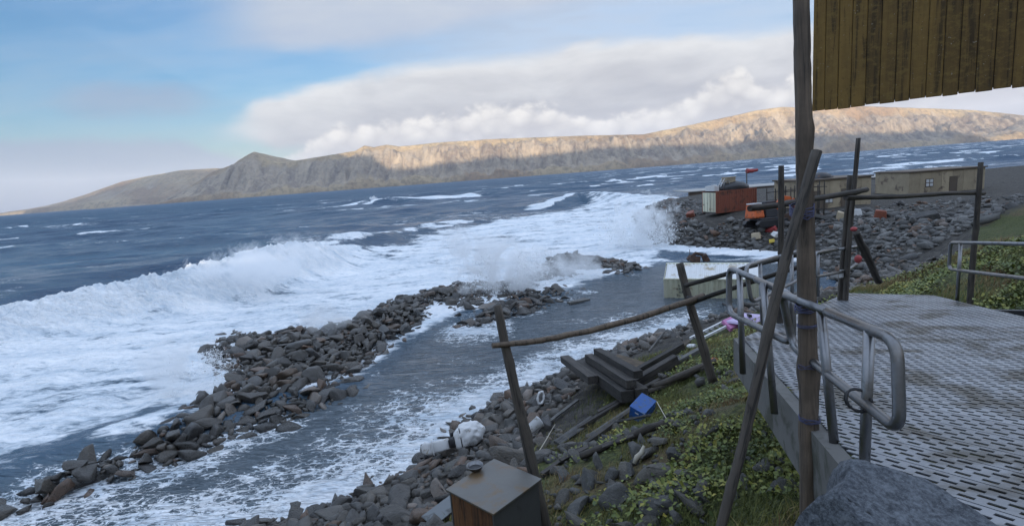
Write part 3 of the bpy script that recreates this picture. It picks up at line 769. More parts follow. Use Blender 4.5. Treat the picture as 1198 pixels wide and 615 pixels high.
# ---- sea: one sheet to the horizon
def crest(px_crest, px_base, back=4.5):
    """crest line of a breaking wave: ground position from the foot of its face, height from its top edge"""
    pts = []
    for (cx, cy), (bx, by) in zip(px_crest, px_base):
        b = onz(bx, by)[:2]; d = np.linalg.norm(b); v = onz(cx, cy)[:2]; D = np.linalg.norm(v); u = v/D
        P = u*(d+back*d/55); pts.append((P[0], P[1], max(0.0, 9*(1-(d+back*d/55)/D))))
    return pts
BORE = crest([(-60, 378), (40, 356), (120, 338), (189, 326), (215, 316), (240, 311), (280, 301), (325, 292), (362, 288), (390, 292), (430, 290)],
             [(-60, 420), (40, 400), (120, 386), (189, 374), (215, 369), (240, 362), (280, 350), (325, 338), (362, 328), (390, 312), (430, 296)])
SURF_PX = [(-80, 425), (0, 392), (100, 360), (189, 345), (280, 318), (365, 300), (420, 288), (480, 276), (540, 264), (600, 252), (650, 244), (690, 237), (730, 231), (760, 228), (800, 224), (800, 300), (880, 300), (930, 296), (940, 318), (860, 308), (770, 312), (700, 335), (640, 345), (560, 360), (500, 395), (420, 440), (300, 480), (190, 500), (100, 530), (0, 570), (-80, 600)]
SURF = pxpoly(SURF_PX) + [(-35, 8.5), (-90, -2), (-90, 36)]
def build_sea():
    ang = np.concatenate([np.linspace(-rad(115), -rad(53), 50)[:-1], np.linspace(-rad(53), rad(53), 760), np.linspace(rad(53), rad(115), 40)[1:]])
    rr = np.concatenate([np.geomspace(9, 90, 430)[:-1], np.geomspace(90, 400, 200)[:-1], np.geomspace(400, 14000, 110)])
    A, Rr = np.meshgrid(ang, rr, indexing='ij'); X = Rr*np.sin(A); Y = Rr*np.cos(A)
    ss = np.maximum(spit_s(X, Y), -60); ls = sdist(X, Y, LAND); sf = sdist(X, Y, SURF)
    # lagoon between spit and shore
    LAG = pxpoly([(-80, 600), (0, 570), (100, 535), (190, 522), (300, 490), (420, 450), (470, 400), (540, 372), (640, 350), (700, 330), (770, 310), (960, 300), (960, 380), (800, 420), (700, 480), (500, 620), (-80, 800)])
    lag = sst(sdist(X, Y, LAG), -2.0, 2.0)
    surf = sst(sf, -6, 6)
    # swell
    amp = (1-lag)*(1-.72*surf)*sst(-ls, 0, 14)
    Z = np.zeros(X.shape)
    wx = (fbm(X/70, Y/70, 90, 3)-.5)*26; wy = (fbm(X/70+9, Y/70, 93, 3)-.5)*26
    for L, a, th, ph in ((62, .62, 100, .4), (38, .46, 84, 2.1), (24, .34, 112, 4.2), (14, .22, 76, 1.1), (8.3, .13, 118, .2), (5.1, .08, 92, 3.3), (3.1, .05, 68, 5.0)):
        k = 2*math.pi/L; c, s_ = math.cos(rad(th)), math.sin(rad(th))
        p = k*((X+wx)*c+(Y+wy)*s_)+ph
        env = .4+1.2*fbm(X/(L*2.2), Y/(L*2.2), int(L*7), 2)
        res = sst(L/(np.maximum(Rr*.0064, np.where(Rr > 400, Rr*.024, 0))+.01), 1.6, 4.0)
        w = np.sin(p); Z += a*env*res*(np.exp(1.1*(w-1))*1.9-.62)
    Z *= amp
    steepc = Z.copy()
    Z += (fbm(X*.5, Y*.5, 71, 4)-.5)*.55*surf*(1-lag)
    Z += lag*(fbm(X*.35, Y*.9, 73, 3)-.5)*.10
    # breaking bore
    d, h = seg_dist(X, Y, [b[:2] for b in BORE], False, [b[2] for b in BORE])
    behind = np.sign(np.hypot(X, Y)-np.interp(A, [math.atan2(b[0], b[1]) for b in BORE], [math.hypot(b[0], b[1]) for b in BORE]))
    sig = np.where(behind > 0, 4.2, 3.0)
    bil = np.abs(fbm(X*.33, Y*.33, 81, 2)-.5)*2; bil2 = 1-np.abs(2*fbm(X*.8, Y*.8, 83, 3)-1); bil3 = 1-np.abs(2*fbm(X*2.1, Y*2.1, 87, 2)-1)
    bore = np.exp(-(d/sig)**2)
    Z += bore*h*(.68+.45*bil2*.8+.16*bil3+.2*(bil-.3))
    # two swells farther out, about to break
    def ridge(p, hh, s1, s2):
        w = pxpoly(p); dd, v = seg_dist(X, Y, w, False, hh)
        bh = np.sign(Y-np.interp(X, [q[0] for q in w], [q[1] for q in w]))
        return np.exp(-(dd/np.where(bh > 0, s1, s2))**2)*v, np.exp(-(dd/np.where(bh > 0, s1, s2))**2), bh, dd
    q1, m1, b1, d1 = ridge([(640, 246), (675, 239), (700, 238), (740, 238), (790, 236)], [.2, 2.4, 2.9, 2.0, .4], 9, 4.5); Z += q1
    q2, m2, b2, d2 = ridge([(415, 243), (430, 241), (445, 240), (480, 238), (540, 233)], [.3, 2.6, 2.4, 1.5, .3], 12, 7); Z += q2
    q3, m3, b3, d3 = ridge([(370, 300), (440, 283), (500, 271), (545, 262)], [.9, 1.5, 1.1, .3], 8, 4); Z += q3
    # ---- foam
    g1 = fbm(X/9, Y/9, 101, 4); g2 = fbm(X/2.2, Y/2.2, 103, 4); far = sst(Rr, 60, 260)
    edge = (g1-.5)*16
    foam = sst(sf+edge*.8, -3, 9)*(.76+.40*(g2-.5)+.25*(g1-.5))*(1-lag*.9)
    foam *= 1-.35*sst(fbm(X/14, Y/5, 107, 3), .50, .66)*sst(-d, -40, -9)
    foam = np.maximum(foam, sst(bore*h, .25, .8)*1.0)
    foam = np.maximum(foam, .78*sst(sf, .5, 3.5)*(1-lag)*sst(Y, 75, 60)*(.80+.36*g2)*(d > 3))
    rb = np.interp(A, [math.atan2(b[0], b[1]) for b in BORE], [math.hypot(b[0], b[1]) for b in BORE])
    foam = np.where((Rr > rb+6.5) & (d > 5.0) & (X < BORE[-3][0]) & (sf < 30), foam*sst(d, 13, 5), foam)
    foam = np.maximum(foam, sst(m1, .35, .9)*np.where(b1 > 0, 1.0, .12)*sst(fbm(X/7, Y/4, 111, 3), .35, .55))
    foam = np.maximum(foam, sst(m2, .25, .75)*np.where(X < -74, 1.0, np.where(b2 > 0, .95, .35)))
    foam = np.maximum(foam, .75*sst(m3, .5, .95)*g2*1.6)
    # splashes round the rocks
    foam = np.maximum(foam, sst(ss, -2.6, -.3)*(.25+.75*sst(sf, -3, 3))*(1-.8*lag)*(.5+g2))
    foam = np.maximum(foam, sst(ls, -7, -1)*sst(Y-.12*X, 38, 46)*.95)
    # whitecaps outside
    cap = sst(steepc, .75, 1.5)*sst(fbm(X/11, Y/6, 121, 4), .50, .66)
    capf = sst(fbm(X/38, Y/15, 131, 4), .585, .68)*sst(Rr, 150, 300)*(.45+.5*sst(X/np.maximum(Y, 1), .0, .35))
    foam = np.maximum(foam, np.clip(cap*.85+capf*.85, 0, .9)*(1-lag))
    # thin streaks of spent foam outside the surf
    foam = np.maximum(foam, .40*sst(fbm(X/40+Y/90, Y/13, 141, 4), .5, .62)*sst(sf, -70, -2)*(1-lag))
    foam = np.where(lag > .5, np.minimum(foam, .95), foam)
    # ---- lacy foam in the lagoon, thickest along the shore
    sh = -ls
    lace = sst(sh, 6.0, .3)*(.55+.55*g1)*sst(X, 16, 9)
    lace = np.maximum(lace, .72*sst(sh, 8.0, 3.5)*sst(X, .5, -4.0)*(.40+.65*g1))
    lace = np.maximum(lace, sst(-ss, 3.2, .2)*sst(X, -7, -10)*(.55+.45*g1))
    lace = np.maximum(lace, .55*sst(-ss, 1.6, .1)*(.5+.5*g1))
    lace = np.maximum(lace, .75*sst(np.hypot(X+2.8, Y-31.5), 5.0, 1.0))
    lace = np.maximum(lace, .42*sst(np.hypot((X-8)/1.6, Y-30), 6, 1)*(.4+g1))
    lace *= lag
    V = np.stack([X, Y, Z], -1).reshape(-1, 3); F = grid_faces(len(ang), len(rr))[:, ::-1]
    hid = (ls > 3.0).reshape(-1)[F].all(1)
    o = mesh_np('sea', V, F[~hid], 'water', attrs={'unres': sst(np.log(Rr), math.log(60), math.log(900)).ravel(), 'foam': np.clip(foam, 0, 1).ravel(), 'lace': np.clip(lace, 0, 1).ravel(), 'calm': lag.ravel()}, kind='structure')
build_sea()

# ---- low plants on the slope (uncountable)
def build_plants():
    def pts_on(n, reg):
        out = np.zeros((0, 2))
        while len(out) < n:
            x = RNG.uniform(-1.5, 14, 40000); y = RNG.uniform(2.2, 17, 40000); s = sdist(x, y, LAND)
            ok = reg(x, y, s); out = np.concatenate([out, np.stack([x[ok], y[ok]], 1)])
        return out[:n]
    def leafy(x, y, s):
        g = fbm(x*.9, y*.9, 201, 3); u = x/np.maximum(y, .1)
        dn = sst(u, .13, .36)*sst(s, 7.5, 11)*(x < 1.62+.275*y) + .30*sst(u, -.02, .08)*sst(s, 6, 9)*(x < 1.62+.275*y)
        dn = np.where(x > 1.62+.275*y, np.where(x > 4.0+(y+.5)*.341, .7, .5*(y > 6.2+.9*(x-2.6))), dn)
        return RNG.random(len(x)) < np.clip(dn*sst(g, .38, .60)*1.1, 0, 1)
    P = pts_on(58000, leafy); n = len(P)
    z = land_z(P[:, 0], P[:, 1]); hgt = RNG.random(n)**1.5*(.05+.26*fbm(P[:, 0]*1.4, P[:, 1]*1.4, 205, 3))
    C = np.stack([P[:, 0], P[:, 1], z+hgt+.01], 1)
    a = RNG.uniform(0, 6.28, n); L = RNG.uniform(.012, .046, n); tl = RNG.normal(0, .45, n); cu = RNG.uniform(-.5, .1, n)
    dx = np.stack([np.cos(a), np.sin(a), tl], 1); sx = np.stack([-np.sin(a), np.cos(a), RNG.normal(0, .35, n)], 1)
    up = np.array([0, 0, 1.])
    A_ = C-dx*L[:, None]; B_ = C+dx*L[:, None]+up*(cu*L)[:, None]
    Lf = C+sx*(L*.72)[:, None]+up*(L*.25)[:, None]; Rt = C-sx*(L*.72)[:, None]+up*(L*.25)[:, None]
    V = np.stack([A_, Lf, B_, Rt], 1).reshape(-1, 3); i = np.arange(n)*4
    F = np.concatenate([np.stack([i, i+2, i+1], 1), np.stack([i, i+3, i+2], 1)])
    g = fbm(P[:, 0]*1.7, P[:, 1]*1.7, 211, 3)
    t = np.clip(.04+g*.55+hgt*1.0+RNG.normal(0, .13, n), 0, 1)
    o = mesh_np('leafy_ground_cover', V, F, 'leaf', smooth=False, attrs={'tint': np.repeat(t, 4)}, kind='stuff')
    tag(o, 'low green and yellow leafy plants covering the slope below the walkway', 'plants')
    def grassy(x, y, s):
        g = fbm(x*.7, y*.7, 221, 3); return RNG.random(len(x)) < sst(s, 4.5, 8.0)*sst(g, .30, .50)*(y-.1*x < 17)*((x < 1.6+.275*y) | (y > 6.2+.9*(x-2.6)) | (x > 4.0+(y+.5)*.341))
    P = pts_on(90000, grassy); n = len(P); z = land_z(P[:, 0], P[:, 1])
    a = RNG.uniform(0, 6.28, n); h = RNG.uniform(.05, .20, n)*(.5+fbm(P[:, 0]*1.1, P[:, 1]*1.1, 225, 2)); w = RNG.uniform(.003, .007, n)
    b = np.stack([P[:, 0], P[:, 1], z-.01], 1); lean = RNG.normal(0, .55, (n, 2)); lean[:, 0] += .35
    s_ = np.stack([np.cos(a), np.sin(a), 0*a], 1)*w[:, None]
    mid = b+np.stack([lean[:, 0]*h*.35, lean[:, 1]*h*.35, h*.65], 1); tip = b+np.stack([lean[:, 0]*h, lean[:, 1]*h, h*.9], 1)
    V = np.stack([b-s_, b+s_, mid+s_*.7, tip, mid-s_*.7], 1).reshape(-1, 3); i = np.arange(n)*5
    F = np.concatenate([np.stack([i, i+1, i+2], 1), np.stack([i, i+2, i+4], 1), np.stack([i+4, i+2, i+3], 1)])
    t = np.clip(fbm(P[:, 0]*.5, P[:, 1]*.5, 231, 3)*1.5-.25+RNG.normal(0, .14, n), 0, 1)
    o = mesh_np('grass', V, F, 'blade', smooth=False, attrs={'tint': np.repeat(t, 5)}, kind='stuff')
    tag(o, 'short green and dry brown grass growing between the stones', 'grass')
build_plants()

# ---- spray thrown up where the waves break: clouds of fine drops
def spray(px_, base_py, w_px, h_px, n, lean, label, seed, jets=16, drop=.55, soft=.5):
    r = np.random.default_rng(seed); b = onz(px_, base_py); dp = (b-CAM)@_f; k = dp/FPX
    rt = np.array([_r0[0], _r0[1], 0.])*1.0; w = w_px*k; h = h_px*k
    j = r.integers(0, jets, n); jx = r.uniform(-.5, .5, jets); jh = (1-1.6*np.abs(jx)**1.6)*r.uniform(.65, 1.05, jets); jd = r.uniform(-.9, .9, jets); ja = r.normal(0, .28, jets)+lean
    t = r.random(n)**.75; sp = (.10+.38*t)*soft
    x = jx[j]*w*.55 + np.sin(ja[j])*h*jh[j]*t + r.normal(0, 1, n)*sp*w*.42
    y = jd[j]*w*.18 + r.normal(0, 1, n)*sp*w*.22 + .1*w*t
    z = h*jh[j]*(t*1.25-.25*t*t) + r.normal(0, 1, n)*sp*h*.30
    keep = (z > -.1) & (fbm(x*.55/k*.08+seed, z*.55/k*.08+y*.3, seed, 3) > r.uniform(.30, .55, n)); x, y, z = x[keep], y[keep], z[keep]; m = len(x)
    sz = k*drop*np.exp(r.normal(0, .5, m))*.95
    c = np.stack([b[0]+x, b[1]+y, b[2]+z], 1)
    V = c[:, None, :]+sz[:, None, None]*r.normal(0, .85, (m, 3, 3))
    F = np.arange(m*3).reshape(m, 3)
    o = mesh_np('spray', V.reshape(-1, 3), F, 'droplet', smooth=False, kind='stuff')
    return tag(o, label, 'spray')
def mist(px_, py_, base_py, w_px, h_px, amount, lean, label, deep=.45):
    b = onz(px_, base_py); dp = (b-CAM)@_f; k = dp/FPX; c = dep(px_, py_, dp)
    bm = bmesh.new(); bmesh.ops.create_icosphere(bm, subdivisions=3, radius=1.0)
    me = bpy.data.meshes.new('spray_mist'); bm.to_mesh(me); bm.free(); me.materials.append(MATS['mist'])
    o = bpy.data.objects.new('spray_mist', me); link(o); o.location = c; o.scale = (w_px*k/2, w_px*k/2*deep, h_px*k/2); o.rotation_euler = (0, lean, 0.25)
    o['amount'] = amount; return tag(o, label, 'spray', None, 'stuff')
mist(592, 318, 345, 185, 100, 2.2, .5, 'white spray bursting over the middle of the boulder spit')
mist(668, 312, 330, 150, 62, 1.0, .2, 'thin mist drifting over the far end of the boulder spit')
mist(750, 268, 289, 120, 92, 2.0, -.5, 'tall white spray bursting against the rubble point')
mist(216, 432, 462, 130, 96, 1.5, .4, 'white spray washing over the seaward rocks at the left')
mist(275, 322, 352, 270, 76, 1.3, -.2, 'mist hanging along the long white breaker at the left')
mist(388, 376, 395, 130, 56, 1.3, .2, 'low spray among the rocks on the seaward edge of the spit')
spray(596, 347, 110, 58, 12000, .25, 'fine drops thrown over the middle of the boulder spit', 301, 18, soft=.8)
spray(757, 290, 80, 52, 9000, -.2, 'fine drops thrown against the rubble point', 303, 14, soft=.8)
spray(222, 462, 90, 54, 20000, .3, 'fine drops flying over the seaward rocks at the left', 304, 14, drop=.45)
spray(437, 240, 18, 10, 5000, -.2, 'white crest of the distant breaker', 307, 8)

# ================================================================== THINGS
G = lambda p: Vector(gpt(*p))
# ---- fence posts and rails of driftwood
def pole(name, p0, p1, r0, r1, mat, label, cat, seed, wob=.015, group=None, knots=5, seg=20):
    p0 = Vector(p0); p1 = Vector(p1); L = (p1-p0).length
    m = pole_mb((0, 0, 0), (0, 0, L), r0, r1, seed, wob, seg=seg, knots=knots)
    o = m.build(name, mat); o.location = p0; o.rotation_euler = (p1-p0).to_track_quat('Z', 'Y').to_euler()
    return tag(o, label, cat, group)
P1b = Vector(dep(637, 608, 7.0)); P1t = Vector(dep(581, 357, 7.15))
pole('fence_post', P1b-(P1t-P1b)*.12, P1t, .088, .058, 'wood_dark', 'leaning split driftwood post beside the brown box', 'post', 11, .012)
g2 = Vector(dep(829, 428, 8.6)); P2t = Vector(dep(794, 308, 8.7)); 
pole('fence_post', g2-(P2t-g2)*.15, P2t, .072, .058, 'wood_dark', 'leaning driftwood post in front of the cream shipping container', 'post', 12, .012)
R1a = Vector(dep(576, 404, 7.0)); R1m = Vector(dep(700, 384, 7.6)); R1b = Vector(dep(823, 346, 8.45))
def bent_pole(name, pts, r0, r1, mat, label, cat, seed):
    P = [Vector(p) for p in pts]; o0 = P[0].copy(); rr = random.Random(seed); Q = []
    n = 26
    for i in range(n+1):
        t = i/n; a = P[0].lerp(P[1], t); b = P[1].lerp(P[2], t)
        # curve through the middle point
        c = P[0]*(1-t)*(1-2*t)+P[1]*4*t*(1-t)+P[2]*t*(2*t-1)
        Q.append(c-o0+Vector((0, rr.uniform(-.006, .006), rr.uniform(-.006, .006))))
    ra = [[(r0+(r1-r0)*i/n)*(1+rr.uniform(-.07, .07)) for k in range(9)] for i in range(n+1)]
    m = MB(); m.tube(Q, 0, 9, True, ra); o = m.build(name, mat); o.location = o0
    return tag(o, label, cat)
bent_pole('fence_rail', (R1a, R1m, R1b), .038, .050, 'wood_pole', 'long bowed driftwood rail between the two leaning posts', 'rail', 21)
pole('fence_rail', dep(802, 334, 8.55), dep(942, 294, 6.6), .034, .028, 'wood_dark', 'upper dark rail crossing in front of the cream container', 'rail', 22)
pole('fence_rail', dep(806, 355, 8.55), dep(935, 311, 6.8), .036, .028, 'wood_dark', 'lower dark rail crossing in front of the cream container', 'rail', 23)
pole('tall_pole', Vector(dep(947, 620, 3.28)), Vector(dep(938, -90, 3.42)), .053, .045, 'wood_pole', 'tall thick peeled driftwood pole beside the walkway', 'pole', 31, .008, knots=14, seg=60)
pole('brace_pole', Vector(dep(834, 640, 3.02)), Vector(dep(957, 176, 3.22)), .030, .034, 'wood_dark', 'slanting dark pole lashed across the tall thick pole', 'pole', 32, .014, seg=40)
q = Vector(dep(914, 372, 6.9)); 
pole('fence_post', Vector((q.x, q.y, lz(q.x, q.y)-.2)), dep(913, 194, 6.9), .046, .036, 'wood_dark', 'thin upright dark post left of the tall thick pole', 'post', 33, .008)
pole('fence_rail', dep(878, 244, 7.0), dep(1012, 222, 8.35), .042, .042, 'wood_dark', 'dark horizontal rail running behind the tall thick pole', 'rail', 34, .012)
q = Vector(dep(990, 312, 8.5))
pole('fence_post', Vector((q.x-.06, q.y, lz(q.x, q.y)-.2)), dep(1002, 162, 8.5), .052, .036, 'wood_dark', 'tall thin post leaning right, beyond the far railing', 'post', 35, .014)
pole('fence_post', Vector((q.x-.12, q.y+.1, lz(q.x, q.y)-.2)), dep(994, 205, 8.65), .046, .040, 'wood_dark', 'shorter split post standing against the tall thin post', 'post', 36, .014)
pole('fence_rail', dep(990, 232, 8.3), dep(1150, 226, 9.6), .040, .036, 'wood_dark', 'dark rail running right from the tall thin leaning post', 'rail', 37, .012)
q = Vector(dep(1140, 300, 9.4))
pole('fence_post', Vector((q.x, q.y, lz(q.x, q.y)-.2)), dep(1146, 190, 9.4), .050, .040, 'wood_dark', 'upright dark post at the far right end of the fence', 'post', 38, .012)
pole('prop_pole', dep(1000, 272, 7.6), dep(1030, 330, 7.9), .05, .05, 'wood_dark', 'short slanting dark prop with a red cap by the far railing', 'pole', 39, .01)
def ball(name, c, r, mat, label, cat, sq=(1, 1, 1)):
    m = MB(); m.lathe([(r*math.sin(math.pi*i/10)*sq[0]+1e-4, -r*math.cos(math.pi*i/10)*sq[2]) for i in range(11)], n=16)
    o = m.build(name, mat); o.location = c; return tag(o, label, cat)
ball('float', dep(999, 268, 7.55), .042, 'red', 'small red float stuck on the slanting prop', 'float', (1.1, 1, .8))
ball('float', dep(1004, 303, 7.3), .048, 'red', 'red float hanging at the end of the far railing', 'float', (1, 1, 1.2))
def lashing(c, axis, r, turns, width, mat, label, seed, thick=.004):
    rr = random.Random(seed); c = Vector(c); z = Vector(axis).normalized(); x = z.orthogonal().normalized(); y = z.cross(x); Q = []
    n = turns*16
    for i in range(n+1):
        a = i/16*2*math.pi; h = (i/n-.5)*width+rr.uniform(-.006, .006)+.3*width*math.sin(a+seed)
        Q.append((x*math.cos(a)+y*math.sin(a))*r*(1+rr.uniform(.0, .06))+z*h)
    Q.append(Q[-1]+x*.03-Vector((0, 0, .05))); Q.append(Q[-1]+x*.015-Vector((0, 0, .07)))
    m = MB(); m.tube(Q, thick, 6); o = m.build('rope_lashing', mat); o.location = c
    return tag(o, label, 'rope')
zu = (0, 0, 1)
lashing(dep(938, 246, 3.33), zu, .066, 6, .07, 'rope', 'blue rope tying the slanting pole to the tall pole', 1, .0032)
lashing(dep(943, 358, 3.31), zu, .060, 5, .05, 'rope', 'blue rope round the tall pole at the railing top', 2)
lashing(dep(945, 380, 3.30), zu, .058, 3, .02, 'rope', 'thin blue rope round the tall pole just below the railing top', 3, .0025)
lashing(dep(946, 428, 3.29), zu, .057, 3, .03, 'rope', 'thin blue rope round the middle of the tall pole', 4, .0022)
lashing(dep(947, 490, 3.285), zu, .058, 5, .03, 'rope', 'blue rope round the foot of the tall pole', 5, .0025)
lashing(dep(811, 349, 8.5), P2t-g2, .085, 4, .08, 'rope_dark', 'dark rope binding the bowed rail to the leaning post', 6, .008)

# ---- inclined metal walkway
DK = lambda x, y: 7.30-0.14*(y-3.3)
def on_deck(px_, py_, up=0.0):
    v = ray(px_, py_); t = (7.30+0.14*3.3-9+up)/(v[2]+.14*v[1]); return CAM+v*t
E0 = Vector((1.78, 2.75)); Ed = Vector((.27, 1)).normalized(); FC = Vector((2.65, 6.0)); Fd = Vector((1, 1)).normalized()
def build_walkway():
    root = thing('walkway', 'sloping metal plank walkway with a concrete edge at the right', 'walkway', (2.2, 4.0, DK(0, 4.0)))
    inv = Matrix.Translation(-Vector(root.location))
    # outline of the deck
    L0 = E0-Ed*3.4
    outline = [(L0.x, L0.y), (FC.x, FC.y), (FC.x+Fd.x*4.8, FC.y+Fd.y*4.8), (6.75, 8.3), (3.75, L0.y)]
    ca, sa = math.cos(rad(118)), math.sin(rad(118)); w = .232; pitch = .24
    # one slotted plank pattern, cut to the outline plank by plank
    ux = Vector((ca, sa)); vx = Vector((-sa, ca))
    poly = [Vector(p) for p in outline]
    us = [p.dot(ux) for p in poly]; vs_ = [p.dot(vx) for p in poly]
    def span(v):
        xs = []
        for i in range(len(poly)):
            a, b = poly[i], poly[(i+1) % len(poly)]; va, vb = a.dot(vx), b.dot(vx)
            if (va > v) != (vb > v): t = (v-va)/(vb-va); xs.append(a.dot(ux)+(b.dot(ux)-a.dot(ux))*t)
        xs.sort(); return xs
    v = min(vs_)+.02; base = Vector(root.location)
    while v+w < max(vs_):
        a, b = span(v+.01), span(v+w-.01)
        if len(a) >= 2 and len(b) >= 2:
            u0, u1 = max(a[0], b[0]), min(a[-1], b[-1])
            lo, hi = min(a[0], b[0]), max(a[-1], b[-1])
            m = MB()
            if hi-lo > .25:
                def P(u, vv, dz):
                    q = ux*u+vx*vv; return Vector((q.x, q.y, DK(q.x, q.y)+dz))-base
                def strip(ua, ub, va, vb):
                    t = .006
                    m.add([P(ua, va, -t), P(ub, va, -t), P(ub, vb, -t), P(ua, vb, -t), P(ua, va, 0), P(ub, va, 0), P(ub, vb, 0), P(ua, vb, 0)],
                          ((0,3,2,1),(4,5,6,7),(0,1,5,4),(1,2,6,5),(2,3,7,6),(3,0,4,7)))
                rows = 5; rw = w/(rows*2-1)
                # clipped to the slanted outline strip by strip
                for r_ in range(rows*2-1):
                    va, vb = v+r_*rw, v+(r_+1)*rw
                    sp = span((va+vb)/2)
                    if len(sp) < 2: continue
                    ua, ub = sp[0], sp[-1]
                    if r_ % 2 == 0: strip(ua, ub, va, vb)
                    else:
                        per = .105; k = math.floor(ua/per); off = per*.5*((r_//2) % 2)
                        while k*per+off < ub:
                            x0, x1 = max(ua, k*per+off), min(ub, k*per+off+.042)
                            if x1-x0 > .01: strip(x0, x1, va, vb)
                            k += 1
                # skirts on both sides of the channel
                for va in (v, v+w-.003):
                    sp = span(va+.0015)
                    if len(sp) >= 2:
                        ua, ub = sp[0], sp[-1]; m.add([P(ua, va, -.05), P(ub, va, -.05), P(ub, va, -.0062), P(ua, va, -.0062)], ((0, 1, 2, 3),))
                m.build('deck_plank', 'deck_metal', root)
        v += pitch
    # concrete edge under the left side, and joists
    m = MB(); th = .09; nrm = Vector((Ed.y, -Ed.x))
    a, b = L0, FC+Ed*.06
    def Q(p, off, dz): q = p-nrm*off; return Vector((q.x, q.y, DK(q.x, q.y)+dz))-base
    m.add([Q(a, .005, -.44), Q(b, .005, -.40), Q(b, .005+th, -.40), Q(a, .005+th, -.44), Q(a, .005, -.012), Q(b, .005, -.012), Q(b, .005+th, -.012), Q(a, .005+th, -.012)], ((0,1,2,3),(4,7,6,5),(0,4,5,1),(1,5,6,2),(2,6,7,3),(3,7,4,0)))
    m.build('concrete_edge', 'concrete', root)
    for k in range(5):
        m = MB(); c = FC+Fd*(.15+k*1.05); d = Vector((1, -1)).normalized()
        p0 = Vector((c.x, c.y, DK(c.x, c.y)-.12)); e = c+d*(1.2 if k > 3 else 2.4); p1 = Vector((e.x, e.y, DK(e.x, e.y)-.12))
        m.bar(p0-base, p1-base, .06, .13); m.build('joist', 'dark_metal', root)
    return root
build_walkway()
# sooty mat / cloth lying on the deck at the right
# ---- pipe railings
def railing(label, loop, posts, r=.026, group=None, loc=None):
    root = thing('pipe_railing', label, 'railing', loc or posts[0][0], group=group); base = Vector(root.location)
    m = MB(); m.tube([Vector(p)-base for p in smooth_path(loop, .10, 6)], r, 12); m.build('rail_loop', 'galv', root)
    for a, b in posts:
        m = MB(); m.tube([Vector(a)-base, Vector(b)-base], r*.98, 12); m.build('rail_post', 'galv', root)
    return root
def V3(x, y, z): return Vector((x, y, z))
# near section
nt0 = Vector(dep(914, 343, 3.62)); nt1 = Vector(dep(958, 361, 3.08)); nd = (nt1-nt0)
nb0 = Vector(dep(928, 405, 3.62)); nb1 = Vector(dep(968, 437, 3.06)); 
A1 = nt0+nd*2.35; B1 = nb0+(nb1-nb0)*2.35
railing('thick galvanised pipe railing nearest the viewer beside the tall pole',
        [A1.lerp(nt0, .5), A1, B1, nb0, nt0, A1.lerp(nt0, .5)], [(Vector(dep(979, 548, 3.05)), Vector(dep(960, 362, 3.06))), (nt0+nd*1.95+Vector((0, 0, -.95)), nt0+nd*1.95)])
for c, ax, l in ((nt0+nd*1.36, nd, 'top'), (nb0+(nb1-nb0)*1.5, nb1-nb0, 'middle')):
    pass
# middle section
m_tl = Vector(dep(853, 313, 4.75)); m_tr = Vector(dep(926, 345, 3.66)); m_br = Vector(dep(927, 402, 3.66)); m_bl = Vector(dep(853, 366, 4.75))
railing('galvanised pipe railing loop left of the tall pole at the deck edge',
        [m_tl.lerp(m_tr, .5), m_tr, m_br, m_bl, m_tl, m_tl.lerp(m_tr, .5)],
        [(Vector(dep(869, 437, 4.52)), Vector(dep(865, 317, 4.52))), (Vector(dep(906, 484, 3.82)), Vector(dep(893, 331, 4.0)))])
# far section along the far edge
f_tl = Vector(dep(872, 311, 5.7)); f_tr = Vector(dep(941, 292, 6.55)); f_br = Vector(dep(941, 324, 6.55)); f_bl = Vector(dep(879, 354, 5.7))
railing('pipe railing loop on the far deck edge behind the slanting pole',
        [f_tl.lerp(f_tr, .5), f_tr, f_br, f_bl, f_tl, f_tl.lerp(f_tr, .5)],
        [(Vector(on_deck(897, 408)) if False else Vector(dep(893, 402, 5.95)), Vector(dep(889, 308, 5.9))), (Vector(dep(927, 372, 6.4)), Vector(dep(926, 297, 6.35)))], r=.022)
h_tl = Vector(dep(953, 296, 8.0)); h_tr = Vector(dep(1004, 288, 9.1)); h_br = Vector(dep(1004, 308, 9.1)); h_bm = Vector(dep(990, 317, 8.8)); h_bl = Vector(dep(953, 324, 8.0))
railing('farthest pipe railing, right of the tall pole above the rocks',
        [h_tl.lerp(h_tr, .5), h_tr, h_br, h_bm, h_bl, h_tl, h_tl.lerp(h_tr, .5)],
        [(Vector(dep(957, 347, 8.1)), Vector(dep(957, 296, 8.1))), (Vector(dep(990, 342, 8.8)), Vector(dep(990, 291, 8.8)))], r=.024)
# railing that goes on to the right of the photograph's edge
def right_edge(y, up): return Vector((3.75+(y+.5)*(3.0/8.8)+.04, y, DK(0, y)+up))
railing('pipe railing along the right side of the walkway', [right_edge(5.5, .86), right_edge(7.9, .86), right_edge(7.9, .45), right_edge(3.2, .45), right_edge(3.2, .86), right_edge(5.5, .86)],
        [(right_edge(y, -.1), right_edge(y, .86)) for y in (3.5, 5.5, 7.6)], r=.024)
m = MB(); m.box((0, 0, 0), (.13, .012, .13)); o = m.build('paper_notice', 'white_paint'); o.location = dep(985, 320, 8.7); o.rotation_euler = (0, .1, .5); tag(o, 'small white notice tied to the farthest railing', 'notice')
# ring of dark hose on the near middle rail
m = MB(); m.tube([(.05*math.cos(i*math.pi/8), .03*math.sin(i*math.pi/9), .05*math.sin(i*math.pi/8)) for i in range(34)], .006, 6); o = m.build('hose_coil', 'black'); o.location = dep(1004, 468, 2.62); tag(o, 'small dark coil hanging on the near middle rail', 'hose')

